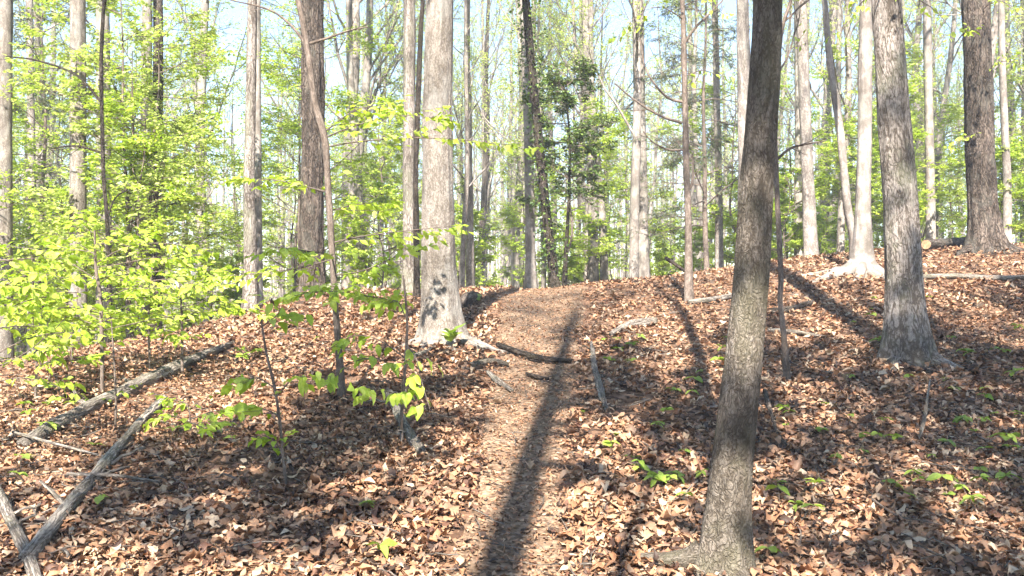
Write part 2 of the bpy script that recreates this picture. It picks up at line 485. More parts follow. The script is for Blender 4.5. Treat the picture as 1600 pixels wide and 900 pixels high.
yy = np.concatenate([np.linspace(-7, 3.5, 30), np.linspace(3.6, 20, 260), np.linspace(20.2, 26, 20)])
xx = np.linspace(-1.15, 1.15, 27)
pxm = np.interp(yy, PATH_Y, PATH_X)[:, None] + xx[None] * np.interp(yy, PATH_Y, PATH_W)[:, None] * (1 + 0.14 * noise2(yy * 1.0, yy * 0, 0.8, 9)[:, None])
pym = np.repeat(yy[:, None], len(xx), 1)
pzm = gz(pxm.ravel(), pym.ravel()) + 0.012 - 0.05 * np.clip((np.abs(np.tile(xx, len(yy))) - 0.85) / 0.3, 0, 1)
idx = np.arange(pxm.size).reshape(pxm.shape)
Q = np.stack([idx[:-1, :-1], idx[:-1, 1:], idx[1:, 1:], idx[1:, :-1]], -1).reshape(-1, 4)
path = link('path', mesh('path', np.stack([pxm.ravel(), pym.ravel(), pzm], 1), [Q], M_PATH), kind='structure')

# ---------------------------------------------------------------- trees
def crown(g, P0, R0, n1=14, t0=0.42, L1=3.6, up1=0.9, n2=6, n3=6, nl=9, size=0.07, ang1=(30, 62), flat=1.0, wig=0.13, droop=0.35, aspect=0.55, tilt=0.6):
    """limbs, branches, twigs and leaves on a trunk path; returns wood pieces and leaves"""
    P0 = P0[None]; R0 = R0[None]
    P1, R1 = side_branches(g, P0, R0, n1, t0, 0.985, L1, ang1, 8, up1, wig * 0.7, 1.0, 0.34, 0.012, 0.55)
    P2, R2 = side_branches(g, P1, R1, n2, 0.25, 0.98, L1 * 0.42, (25, 60), 6, up1 * 0.5, wig, flat, 0.6, 0.006)
    P3, R3 = side_branches(g, P2, R2, n3, 0.15, 0.98, L1 * 0.2, (25, 65), 4, 0.15, wig, flat, 0.6, 0.0035)
    W = Geo()
    for P, R, s in ((P1, R1, 6), (P2, R2, 4), (P3, R3, 3)):
        v, f, b = tubes(P, R, s); W.add(v, f, b)
    Lf = Geo()
    if nl:
        pos, d = leaf_points(g, P3, nl, 0.1, 55, droop)
        v, f, r = leaf_quads(g, pos, d, size, aspect, 0.18, tilt); Lf.add(v, f, None, r)
    return W, Lf, P3

def trunk_geo(path, rad, sides, rough, flare, lobes, seed, rows, ridged=0.6):
    P = catmull(np.column_stack([path, rad]), rows)
    rad = np.maximum(P[:, 3], 0.004); path = P[:, :3]
    def disp(th, s, r):
        c = np.stack([np.cos(th) * 2.2, np.sin(th) * 2.2, s * 0.9 + seed * 7.3], 1)
        m = 1 + rough * 0.55 * vnoise(c)
        c2 = np.stack([np.cos(th) * 9, np.sin(th) * 9, s * 2.2 + seed * 3.1], 1)
        m = m + rough * 0.45 * vnoise(c2)
        c3 = np.stack([np.cos(th) * 24, np.sin(th) * 24, s * 7 + seed], 1)
        m = m + rough * 0.25 * vnoise(c3)
        c4 = np.stack([np.cos(th) * 11, np.sin(th) * 11, s * 1.3 + seed * 5], 1)
        c5 = np.stack([np.cos(th) * 19, np.sin(th) * 19, s * 2.6 + seed * 2], 1)
        m = m + rough * (0.5 - 1.1 * np.exp(-np.abs(vnoise(c4)) * 7) - 0.7 * np.exp(-np.abs(vnoise(c5)) * 6)) * ridged
        h = np.maximum(s - 0.15, 0)
        lob = 0.55 + 0.45 * np.cos(lobes * th + seed) + 0.35 * np.cos((lobes - 2) * th + seed * 2)
        return m + flare * np.exp(-h / 0.22) * lob + 0.25 * flare * np.exp(-h / 0.6)
    return tube(path, rad, sides, disp), path, rad

def make_tree(pts, d, bk, label, height=18.0, group=None, name='broadleaf_tree', sides=28, rough=0.12, flare=0.35, lobes=5, seed=0, rows=120,
              crown_kw=None, leafm=None, roots=(), extra=(), extra_leaf=None, depth_lean=0.0, twigm=None):
    """pts: (x, y, width) in photograph pixels from the foot up, at depth d; the stem goes on above the frame to its height"""
    g = np.random.default_rng(1000 + seed)
    W = [px(p[0], p[1], d) for p in pts]
    base = W[0].copy(); base[2] = g1(base[0], base[1])
    w = [np.array([base[0], base[1], base[2] - 0.18])] + W[1:]
    for k in range(1, len(w)): w[k] = w[k] + np.array([0, depth_lean * (w[k][2] - base[2]), 0])
    r = [p[2] * 0.5 / F * d for p in pts]
    top = w[-1]; dirn = norm(w[-1] - w[max(0, len(w) - 3)]); dirn = norm(dirn * np.array([0.6, 0.6, 1]))
    H = base[2] + height
    steps = 5; rem = max(H - top[2], 1.0)
    for k in range(1, steps + 1):
        dirn = norm(dirn + np.array([g.normal() * 0.05, g.normal() * 0.05, 0.08]))
        w.append(w[-1] + dirn * rem / steps)
        r.append(r[len(pts) - 1] * (1 - k / steps) ** 0.8 + 0.012)
    path = np.array(w); rad = np.array(r)
    root = link(name, None, None, base, label, 'tree', group)
    (v, f, b), P, R = trunk_geo(path, rad, sides, rough, flare, lobes, seed, rows)
    G = Geo(); G.add(v - base, f, b)
    link('trunk', G.mesh('trunk', bk), root)
    kw = dict(n1=12, t0=0.45, L1=0.19 * height, n2=5, n3=4, nl=4)
    kw.update(crown_kw or {})
    if kw.pop('skip', False) is False:
        Wd, Lf, _ = crown(g, P, R, **kw)
        link('branches', Wd.mesh('branches', twigm or bk, True, base), root)
        if Lf.n: link('crown', Lf.mesh('crown', leafm or L_PALE, False, base), root)
    for k, (ang, ln, rr) in enumerate(roots):
        make_root(root, base, r[0], math.radians(ang), ln, rr, bk, g)
    for e in extra:
        pw = np.array([px(q[0], q[1], d + (q[3] if len(q) > 3 else 0)) for q in e])
        rr = np.array([q[2] * 0.5 / F * d for q in e])
        PP = catmull(np.column_stack([pw, rr]), 22)
        v, f, b = tube(PP[:, :3], np.maximum(PP[:, 3], 0.002), 7)
        Gb = Geo(); Gb.add(v - base, f, b)
        if extra_leaf is None or extra_leaf.get('twigs'):
            k2 = (extra_leaf or {}).get('twigs', 5)
            t2, r2 = side_branches(g, PP[None, :, :3], np.maximum(PP[None, :, 3], 0.002), k2, 0.25, 0.98, 0.45, (30, 60), 5, 0.2, 0.12, 0.6, 0.5, 0.002)
            v, f, b = tubes(t2, r2, 3); Gb.add(v - base, f, b)
        link('branch', Gb.mesh('branch', twigm or bk), root)
    return root, P, R, g, base

def make_root(parent, base, r0, ang, ln, rr, bk, g, z_end=-0.03):
    n = 14
    t = np.linspace(0, 1, n)
    a = ang + np.cumsum(g.normal(size=n) * 0.09)
    st = ln / (n - 1)
    x = base[0] + math.cos(ang) * r0 * 0.3 + np.cumsum(np.cos(a) * st); y = base[1] + math.sin(ang) * r0 * 0.3 + np.cumsum(np.sin(a) * st)
    R = rr * (1 - 0.75 * t)
    z = gz(x, y) + R * 0.35 * (1 - t) + z_end * t ** 2 + 0.9 * rr * np.exp(-t * 7) + 0.035 * (1 - t)
    v, f, b = tube(np.stack([x, y, z], 1), R, 10, lambda th, s, q: 1 + 0.18 * vnoise(np.stack([np.cos(th) * 2, np.sin(th) * 2, s * 7], 1)))
    G = Geo(); G.add(v - base, f, b)
    return link('root', G.mesh('root', bk), parent)

# the trees one can pick out, from the photograph
make_tree([(1126, 905, 88), (1140, 760, 62), (1157, 600, 57), (1172, 450, 54), (1181, 300, 51), (1193, 150, 48), (1200, 0, 44), (1203, -300, 44)], 4.4, B_MOSS,
          'mossy brown trunk leaning slightly, closest tree, with a root at its foot by the path', 15, sides=72, rows=340, rough=0.075, flare=0.3, seed=1,
          roots=[(162, 0.6, 0.062), (40, 0.5, 0.05), (-60, 0.4, 0.05), (120, 0.4, 0.04)], crown_kw=dict(n1=10, t0=0.55))
T_GREY = make_tree([(1420, 570, 74), (1414, 480, 56), (1411, 400, 52), (1406, 300, 50), (1398, 200, 48), (1391, 100, 45), (1385, 0, 43), (1378, -120, 40)], 9.2, B_GREY,
          'stout grey trunk with flared foot standing on the right hand slope', 20, sides=72, rows=300, rough=0.085, flare=0.5, seed=2,
          roots=[(-40, 0.55, 0.11), (-95, 0.35, 0.11), (-150, 0.4, 0.1), (10, 0.5, 0.09)], crown_kw=dict(n1=12, t0=0.5))
make_tree([(1346, 428, 40), (1348, 390, 28), (1349, 300, 22), (1351, 200, 21), (1352, 100, 20), (1353, 0, 19), (1353, -100, 18)], 13.8, B_PALE,
          'pale whitish trunk with spreading buttress roots on the crest', 20, sides=48, rows=240, rough=0.1, flare=0.5, lobes=4, seed=3,
          roots=[(195, 1.1, 0.1), (215, 0.8, 0.11), (-30, 0.7, 0.12), (-60, 0.5, 0.1), (240, 0.5, 0.11), (170, 0.9, 0.07)])
T_DARKR = make_tree([(1540, 392, 56), (1537, 350, 44), (1533, 280, 40), (1530, 200, 39), (1527, 100, 38), (1524, 0, 37), (1522, -90, 35)], 16.5, B_DARK,
          'dark thick ridged trunk on the crest beside a sawn log', 22, sides=64, rows=240, rough=0.13, flare=0.5, seed=4,
          roots=[(-20, 0.8, 0.13), (200, 0.8, 0.12), (-100, 0.6, 0.12)])
make_tree([(1338, 412, 16), (1334, 370, 13), (1324, 320, 12), (1312, 200, 12), (1297, 100, 10), (1290, 20, 9), (1284, -60, 8)], 16, B_PALE,
          'thin crooked pale tree leaning left beside the buttressed trunk', 12, sides=14, rows=100, seed=5, crown_kw=dict(n1=10, t0=0.4, L1=1.6), leafm=L_SPRING)
make_tree([(1232, 602, 13), (1226, 540, 9), (1219, 470, 8), (1220, 430, 8), (1214, 300, 8), (1211, 200, 7.5), (1220, 60, 6), (1236, 0, 5), (1250, -60, 4)], 8.2, B_TWIG,
          'slim bare crooked sapling close behind the mossy leaning trunk', 6, sides=12, rows=120, rough=0.15, flare=0.1, seed=6,
          crown_kw=dict(n1=8, t0=0.45, L1=0.9, n2=4, n3=3, nl=3, size=0.06), leafm=L_SPRING,
          extra=[[(1213, 250, 5), (1235, 232, 4), (1262, 225, 3), (1290, 220, 2)]], extra_leaf=dict(twigs=3))
T_RED = make_tree([(1076, 474, 15), (1076, 400, 12), (1075, 330, 11), (1072, 250, 10), (1070, 150, 9), (1068, 60, 8), (1066, 0, 7), (1064, -60, 6)], 12.4, B_TWIG,
          'slender reddish trunk with bare drooping boughs beside the crest', 10, sides=16, rows=140, rough=0.12, flare=0.2, seed=7,
          crown_kw=dict(n1=9, t0=0.42, L1=1.5, n2=4, n3=4, nl=3, size=0.07), leafm=L_SPRING,
          extra=[[(1068, 160, 5), (1040, 150, 4), (1010, 110, 3), (1000, 60, 2)], [(1066, 192, 5), (1030, 180, 4), (990, 155, 3), (960, 130, 2)],
                 [(1070, 234, 4), (1045, 234, 3), (1020, 222, 2.5), (1005, 205, 2)], [(1074, 300, 4), (1080, 290, 4), (1083, 270, 3), (1082, 240, 2)],
                 [(1068, 70, 5), (1085, 45, 4), (1110, 20, 3), (1130, 0, 2)]], extra_leaf=dict(twigs=4))
make_tree([(1166, 440, 24), (1164, 300, 21), (1162, 100, 20), (1160, 0, 19), (1159, -80, 18)], 18.5, B_WOOD,
          'grey trunk half hidden behind the mossy leaning trunk', 20, sides=20, rows=100, seed=8)
make_tree([(1004, 445, 24), (1002, 300, 20), (999, 150, 18), (997, 0, 17), (996, -70, 16)], 21, B_PALE,
          'pale pinkish trunk standing just beyond the crest right of the path', 21, sides=20, rows=100, seed=9)
make_tree([(830, 455, 18), (828, 350, 15), (825, 200, 14), (821, 80, 13), (818, 0, 12), (816, -70, 12)], 18, B_PALE,
          'pale straight trunk at the top of the path beside a dark leaning one', 20, sides=20, rows=120, seed=10)
T_VINE = make_tree([(869, 452, 17), (862, 400, 14), (853, 330, 14), (845, 250, 14), (838, 180, 13), (830, 100, 13), (822, 0, 12), (818, -70, 11)], 17, B_VINE,
          'dark vine-covered trunk leaning left at the top of the path', 18, sides=24, rows=200, rough=0.16, seed=11)
make_tree([(928, 450, 17), (926, 300, 14), (920, 150, 12), (914, 0, 11), (912, -60, 10)], 25, B_WOOD,
          'thin grey forked trunk beyond the crest right of the dark leaning tree', 19, sides=14, rows=90, seed=12,
          extra=[[(925, 210, 8), (915, 150, 7), (900, 80, 6), (895, 0, 5)]], extra_leaf=dict(twigs=5))
make_tree([(692, 537, 68), (688, 460, 55), (685, 400, 51), (684, 300, 48), (683, 200, 46), (685, 100, 44), (687, 0, 42), (688, -110, 40)], 10, B_CENTRE,
          'big tan grey trunk in the middle with flared roots beside the path', 22, sides=72, rows=320, rough=0.065, flare=0.4, lobes=6, seed=13,
          roots=[(-25, 0.9, 0.09), (-70, 0.55, 0.08), (-120, 0.5, 0.08), (200, 0.6, 0.08), (15, 0.6, 0.07)], crown_kw=dict(n1=13, t0=0.5))
make_tree([(640, 475, 24), (640, 380, 20), (639, 250, 19), (640, 100, 18), (640, 0, 18), (641, -80, 17)], 14.2, B_GREY,
          'grey trunk close behind and left of the big middle trunk', 19, sides=24, rows=160, rough=0.14, seed=14)
make_tree([(652, 478, 10), (651, 380, 9), (650, 280, 8), (654, 150, 8), (658, 40, 7), (664, -60, 6)], 13.6, B_VINE,
          'thin dark stem squeezed between the grey trunk and the big middle trunk', 12, sides=12, rows=100, rough=0.2, seed=15, crown_kw=dict(n1=7, L1=1.2))
make_tree([(487, 460, 44), (487, 400, 38), (488, 300, 36), (489, 200, 34), (489, 100, 33), (488, 0, 31), (487, -80, 30)], 14.5, B_DARK,
          'thick dark shaggy trunk left of the middle behind a slim curved stem', 21, sides=60, rows=240, rough=0.16, flare=0.3, seed=16)
make_tree([(392, 493, 25), (391, 400, 20), (389, 300, 17), (391, 200, 16), (393, 100, 15), (394, 0, 14), (395, -80, 13)], 13.2, B_GREY,
          'slender straight grey trunk at the left edge of the leaf-covered slope', 17, sides=24, rows=160, rough=0.1, seed=17)
make_tree([(405, 488, 15), (403, 350, 13), (402, 200, 12), (402, 0, 10), (403, -60, 9)], 17, B_PALE,
          'thin pale trunk just behind the slender straight grey one', 18, sides=16, rows=100, seed=18)
make_tree([(242, 500, 22), (243, 400, 18), (243, 300, 17), (246, 200, 16), (247, 100, 15), (246, -60, 14)], 15.5, B_DARK,
          'dark straight trunk rising from the bright green saplings', 18, sides=20, rows=120, seed=19)
make_tree([(228, 495, 21), (228, 300, 17), (229, 100, 16), (230, 0, 15), (230, -60, 14)], 19, B_PALE,
          'pale trunk behind the dark straight one in the left wood', 20, sides=18, rows=100, seed=20)
make_tree([(122, 520, 30), (122, 380, 25), (122, 250, 24), (122, 100, 23), (122, 0, 22), (122, -80, 21)], 13.5, B_CENTRE,
          'sturdy brown-grey trunk in the left wood, second stout one from the edge', 20, sides=32, rows=180, rough=0.1, seed=21)
make_tree([(163, 515, 27), (163, 380, 22), (162, 250, 21), (161, 100, 20), (160, 0, 19), (160, -80, 18)], 15, B_PALE,
          'pale trunk with a dark twisting stem in front, in the left wood', 20, sides=24, rows=140, rough=0.08, seed=22)
make_tree([(172, 520, 8), (170, 420, 7), (167, 340, 6), (162, 280, 6), (160, 200, 6), (158, 100, 6), (162, 0, 5), (164, -60, 5)], 12, B_VINE,
          'thin dark twisting stem in front of a pale trunk in the left wood', 9, sides=10, rows=120, rough=0.2, seed=23,
          crown_kw=dict(n1=7, t0=0.5, L1=1.1, n2=4, n3=4, nl=4), leafm=L_SPRING,
          extra=[[(160, 162, 4), (120, 118, 3.5), (60, 95, 3), (10, 88, 2)], [(162, 240, 4), (120, 228, 3), (80, 232, 2)], [(168, 340, 3), (180, 310, 2.5), (200, 296, 2)]], extra_leaf=dict(twigs=4))
make_tree([(8, 530, 25), (8, 400, 21), (8, 250, 20), (9, 100, 19), (10, 0, 18), (10, -80, 17)], 14, B_CENTRE,
          'grey trunk at the very left edge of the view', 20, sides=24, rows=140, rough=0.1, seed=24)
make_tree([(50, 500, 15), (50, 350, 12), (48, 150, 11), (46, 0, 10), (46, -60, 9)], 20, B_WOOD,
          'slim pale trunk between the edge tree and the sturdy brown-grey one', 18, sides=14, rows=80, seed=25)
make_tree([(1268, 420, 22), (1263, 300, 19), (1259, 200, 18), (1255, 100, 17), (1252, 0, 16), (1250, -60, 15)], 21, B_WOOD,
          'straight grey trunk beyond the crest between mossy and pale trunks', 21, sides=18, rows=90, seed=26)
make_tree([(1248, 420, 14), (1248, 300, 12), (1247, 100, 11), (1246, -60, 10)], 24, B_PALE,
          'thin pale trunk beyond the crest just right of the mossy trunk', 20, sides=14, rows=70, seed=27)
make_tree([(1455, 400, 15), (1453, 250, 13), (1450, 100, 12), (1448, 0, 11), (1447, -60, 10)], 22, B_PALE,
          'thin pale trunk in the gap right of the stout grey trunk', 20, sides=14, rows=80, seed=28)
make_tree([(1572, 395, 14), (1574, 300, 12), (1570, 200, 11), (1566, 100, 10), (1563, -60, 9)], 20, B_PALE,
          'thin pale trunk close right of the dark ridged trunk', 18, sides=14, rows=80, seed=29)
make_tree([(565, 475, 15), (563, 350, 13), (556, 230, 12), (548, 130, 11), (545, 0, 10), (544, -60, 9)], 22, B_PALE,
          'thin pale trunk between the shaggy dark trunk and middle trunks', 19, sides=14, rows=90, seed=30)
make_tree([(735, 462, 14), (734, 350, 12), (732, 200, 11), (730, 80, 10), (729, -60, 9)], 20, B_WOOD,
          'thin grey trunk just right of the big middle trunk', 18, sides=14, rows=90, seed=31)
make_tree([(1124, 425, 13), (1123, 300, 11), (1120, 150, 10), (1117, 0, 9), (1116, -60, 8)], 22, B_WOOD,
          'thin grey trunk between the reddish slender tree and mossy trunk', 18, sides=14, rows=90, seed=32)

# ---------------------------------------------------------------- foreground saplings with single leaves
def leaf_mesh(name, mat, n=7, wid=0.55, fold=0.22, droop=0.25, seed=0, serr=0.0):
    g = np.random.default_rng(seed)
    t = np.linspace(0, 1, n)
    w = wid * 0.5 * np.sin(np.pi * t ** 0.85) ** 0.8
    w[0] = 0.012; w[-1] = 0.005
    z = -droop * t ** 2 + 0.03 * g.normal(size=n)
    mid = np.stack([np.zeros(n), t, z], 1)
    lf = np.stack([-w, t + 0.02 * g.normal(size=n), z + w * fold * 2 + 0.015 * g.normal(size=n)], 1)
    rt = np.stack([w, t + 0.02 * g.normal(size=n), z + w * fold * 2 + 0.015 * g.normal(size=n)], 1)
    V = np.vstack([mid, lf, rt])
    i = np.arange(n - 1)
    Fq = np.vstack([np.stack([i, i + 1, n + i + 1, n + i], 1), np.stack([i, 2 * n + i, 2 * n + i + 1, i + 1], 1)])
    return mesh(name, V, [Fq], mat)
SAP_LEAVES = [leaf_mesh('leaf', L_OBJ, 7, w, f, d, k) for k, (w, f, d) in enumerate([(0.52, 0.2, 0.2), (0.6, 0.12, 0.35), (0.48, 0.3, 0.1), (0.56, 0.22, 0.5), (0.62, 0.05, 0.15)])]

def put_leaf(parent, base, me, pos, d, L, g, tilt=0.45, name='leaf'):
    up = norm(np.array([0, 0, 1.0]) + tilt * g.normal(size=3))
    s = norm(np.cross(d, up)); nn = np.cross(s, d)
    o = bpy.data.objects.new(name, me)
    M = Matrix([[s[0], d[0], nn[0], pos[0] - base[0]], [s[1], d[1], nn[1], pos[1] - base[1]], [s[2], d[2], nn[2], pos[2] - base[2]], [0, 0, 0, 1]])
    o.parent = parent
    o.matrix_local = M @ Matrix.Diagonal((L, L, L, 1))
    col.objects.link(o)
    return o

def leaves_on(root, base, paths, per, L, g, limit=260, droop=0.45):
    pos, d = leaf_points(g, paths, per, 0.12, 50, droop)
    k = g.permutation(len(pos))
    for i in k[:limit]:
        put_leaf(root, base, SAP_LEAVES[int(g.integers(5))], pos[i], d[i], L * g.uniform(0.6, 1.15), g)
    rest = k[limit:]
    if len(rest):
        v, f, r = leaf_quads(g, pos[rest], d[rest], L, 0.55, 0.15, 0.45)
        Lf = Geo(); Lf.add(v - base, f, None, r)
        link('foliage', Lf.mesh('foliage', L_SPRING, False), root, kind='stuff')

def sapling(stem, d, label, sprays=(), n1=0, t0=0.3, L1=0.7, n2=5, per=4, L=0.07, seed=0, limit=260, side=None, group=None, droop=0.45):
    """stem in pixels (x, y, width[, depth offset]); sprays are branch polylines in pixels; n1 more limbs grow by themselves"""
    g = np.random.default_rng(5000 + seed)
    w = np.array([px(s[0], s[1], d + (s[3] if len(s) > 3 else 0)) for s in stem]); r = np.array([s[2] * 0.5 / F * d for s in stem])
    base = w[0].copy(); base[2] = g1(base[0], base[1]); w[0][2] = base[2] - 0.04
    P = catmull(np.column_stack([w, r]), 40)
    root = link('sapling', None, None, base, label, 'sapling', group)
    v, f, b = tube(P[:, :3], np.maximum(P[:, 3], 0.0025), 8, lambda th, s, q: 1 + 0.12 * vnoise(np.stack([np.cos(th), np.sin(th), s * 9], 1)))
    G = Geo(); G.add(v - base, f, b); link('stem', G.mesh('stem', B_TWIG), root)
    allp = []
    limbs = []
    for sp in sprays:
        q = np.array([px(s[0], s[1], d + (s[2] if len(s) > 2 else 0)) for s in sp])
        limbs.append(catmull(q, 8))
    if n1:
        Q, _ = side_branches(g, P[None, :, :3], np.maximum(P[None, :, 3], 0.003), n1, t0, 0.99, L1, (55, 85), 8, 0.12, 0.07, 0.35, 0.5, 0.003, 0.5)
        limbs += list(Q)
    limbs = np.array(limbs)
    R = np.linspace(0.0055, 0.002, 8)[None].repeat(len(limbs), 0)
    tw, tr = side_branches(g, limbs, R, n2, 0.15, 0.97, 0.28, (35, 60), 5, 0.05, 0.06, 0.25, 0.6, 0.0016)
    for k in range(len(limbs)):
        Gt = Geo()
        v, f, b = tubes(limbs[k:k + 1], R[k:k + 1], 5); Gt.add(v - base, f, b)
        v, f, b = tubes(tw[k * n2:(k + 1) * n2], tr[k * n2:(k + 1) * n2], 3); Gt.add(v - base, f, b)
        link('branch', Gt.mesh('branch', B_TWIG), root)
    N = np.array([catmull(x, 8) for x in tw])
    leaves_on(root, base, np.concatenate([limbs, N]), per, L, g, limit, droop)
    return root

sapling([(160, 560, 7), (158, 480, 6), (150, 420, 5), (148, 360, 3)], 8.0, 'bright green broad sapling in the left wood with wide layered sprays',
        sprays=[[(155, 440), (90, 400), (20, 385), (-40, 390)], [(152, 410), (200, 385), (260, 380, -0.3), (320, 392, -0.5)], [(156, 470), (230, 440, -0.4), (300, 440, -0.8), (350, 470, -1)],
                [(157, 500), (90, 470), (20, 470), (-30, 490)], [(150, 400), (110, 375, 0.4), (60, 370, 0.7)], [(158, 490), (100, 480, -0.8), (50, 500, -1.3)]],
        n1=14, t0=0.3, L1=1.05, n2=8, per=4, L=0.095, seed=1, limit=290)
sapling([(-20, 640, 7), (-15, 560, 6), (-12, 480, 5), (-10, 400, 3)], 6.0, 'leafy sapling at the left edge with drooping yellow-green leaves over the slope',
        sprays=[[(-15, 560), (40, 530), (110, 520), (190, 545)], [(-13, 500), (40, 470), (90, 465), (150, 480)], [(-15, 600), (30, 590), (80, 600), (120, 620)], [(-12, 460), (40, 430), (80, 430), (120, 440)]],
        n1=9, t0=0.3, L1=0.75, n2=6, per=4, L=0.085, seed=2, limit=240)
sapling([(285, 548, 5), (284, 500, 4), (283, 470, 3), (280, 440, 2)], 9.0, 'low sapling with flat leafy sprays beside the fallen log on the left slope',
        sprays=[[(284, 505), (330, 490), (380, 485), (430, 500)], [(284, 500), (240, 490), (200, 490)], [(283, 480), (330, 470), (370, 475)]],
        n1=9, t0=0.35, L1=0.8, n2=6, per=5, L=0.09, seed=3, limit=200)
sapling([(180, 668, 4), (181, 620, 3.5), (178, 560, 3), (174, 500, 2)], 6.6, 'thin upright twig with few leaves in front of the fallen log',
        sprays=[[(181, 620), (195, 605), (215, 600)]], n2=2, per=2, L=0.06, seed=4, limit=12)
sapling([(449, 800, 5.5), (443, 720, 5), (436, 650, 5), (428, 600, 4.5), (416, 550, 4), (408, 500, 3)], 5.3, 'slim crooked sapling with hanging leaves in the bright leaf litter',
        sprays=[[(436, 650), (415, 640), (395, 640)], [(432, 620), (460, 590, -0.2), (485, 590, -0.3)], [(410, 510), (430, 495), (440, 480)], [(428, 605), (400, 590), (380, 600)], [(445, 720), (430, 690), (410, 680)]],
        n2=4, per=3, L=0.095, seed=5, limit=80)
sapling([(628, 700, 6), (628, 640, 5.5), (634, 560, 5), (636, 500, 4), (630, 430, 3)], 6.4, 'sapling with large fresh leaves in front of the big middle trunk',
        sprays=[[(632, 590), (590, 560, -0.3), (540, 570, -0.5), (500, 600, -0.6)], [(634, 560), (590, 530), (550, 525), (515, 545)], [(630, 620), (600, 610, -0.4), (570, 605, -0.6), (540, 600, -0.8)],
                [(636, 540), (650, 560, -0.3), (660, 600, -0.5), (672, 640, -0.6)], [(636, 500), (620, 470), (600, 480)]],
        n2=5, per=4, L=0.1, seed=6, limit=140, droop=0.7)
sapling([(300, 690, 4), (298, 670, 3), (296, 640, 2)], 6.4, 'small leafy sapling low on the sunlit slope above a fallen branch',
        sprays=[[(298, 660), (270, 650), (240, 655)], [(298, 655), (325, 645), (350, 640)], [(297, 645), (290, 630), (270, 625)], [(298, 660), (310, 665, -0.4), (330, 675, -0.6)]],
        n2=5, per=4, L=0.085, seed=7, limit=80)
sapling([(112, 560, 4), (114, 520, 3.5), (118, 490, 3), (122, 450, 2)], 9.5, 'thin sapling deep in the left saplings in front of the sturdy trunk',
        n1=14, t0=0.25, L1=1.1, n2=8, per=6, L=0.09, seed=8, limit=150)
sapling([(55, 575, 4), (58, 520, 3.5), (52, 450, 3), (50, 400, 2)], 7.6, 'thin sapling with pale sprays between the left edge trunk and the sturdy trunk',
        n1=14, t0=0.25, L1=0.9, n2=7, per=6, L=0.09, seed=9, limit=150)
sapling([(235, 560, 4), (232, 500, 3.5), (236, 440, 3), (240, 400, 2)], 9.2, 'thin sapling whose sprays cover the foot of the dark straight trunk',
        n1=13, t0=0.3, L1=1.0, n2=7, per=6, L=0.09, seed=10, limit=120)
# the slim curved tree left of the middle with its beech-like sprays
t_root, tP, tR, tg, tb = make_tree([(537, 628, 14), (530, 560, 11), (524, 480, 10), (518, 380, 10), (512, 280, 10), (507, 215, 11), (492, 160, 10), (482, 90, 9.5), (474, 40, 9), (462, -20, 8), (450, -90, 7)], 7.6, B_TWIG,
    'slim dark curved stem in front of the shaggy trunk with wide leafy sprays', 7.5, sides=16, rows=140, rough=0.12, flare=0.1, seed=40,
    crown_kw=dict(n1=9, t0=0.55, L1=1.3, n2=5, n3=5, nl=5, size=0.075), leafm=L_SPRING, twigm=B_TWIG,
    extra=[[(484, 68, 5), (510, 60, 4), (545, 48, 3), (575, 42, 2)], [(478, 70, 5), (455, 40, 4), (420, 15, 3), (360, 0, 2)]], extra_leaf=dict(twigs=4))
SPR = [[(508, 215), (560, 195, -0.2), (630, 180, -0.4), (710, 190, -0.6)], [(509, 230), (570, 220), (660, 215), (760, 222), (830, 235)], [(508, 205), (560, 170, 0.3), (620, 165, 0.5)],
       [(519, 400), (500, 395, -0.8), (460, 390, -1.4), (420, 385, -1.9)], [(522, 450), (530, 455, -0.6), (500, 455, -1.4), (460, 462, -1.9)], [(518, 380), (560, 370), (640, 360), (720, 352)],
       [(519, 405), (470, 418, 0.2), (400, 428, 0.3), (330, 432, 0.2)], [(521, 430), (560, 425, -0.2), (610, 405, -0.3), (660, 375, -0.5)], [(522, 455), (570, 462, -0.3), (620, 470, -0.5)], [(512, 300), (470, 290, 0.4), (420, 280, 0.8), (370, 285, 1)], [(514, 330), (560, 320, 0.4), (610, 325, 0.6)]]
lm = np.array([catmull(np.array([px(s[0], s[1], 7.6 + (s[2] if len(s) > 2 else 0)) for s in sp]), 8) for sp in SPR])
lr = np.linspace(0.008, 0.002, 8)[None].repeat(len(lm), 0)
tw, tr = side_branches(tg, lm, lr, 10, 0.12, 0.97, 0.42, (35, 60), 8, 0.05, 0.06, 0.3, 0.6, 0.0016)
Gs = Geo()
v, f, b = tubes(lm, lr, 5); Gs.add(v - tb, f, b)
v, f, b = tubes(tw, tr, 3); Gs.add(v - tb, f, b)
link('sprays', Gs.mesh('sprays', B_TWIG), t_root)
leaves_on(t_root, tb, np.concatenate([lm, tw]), 7, 0.095, tg, 300)

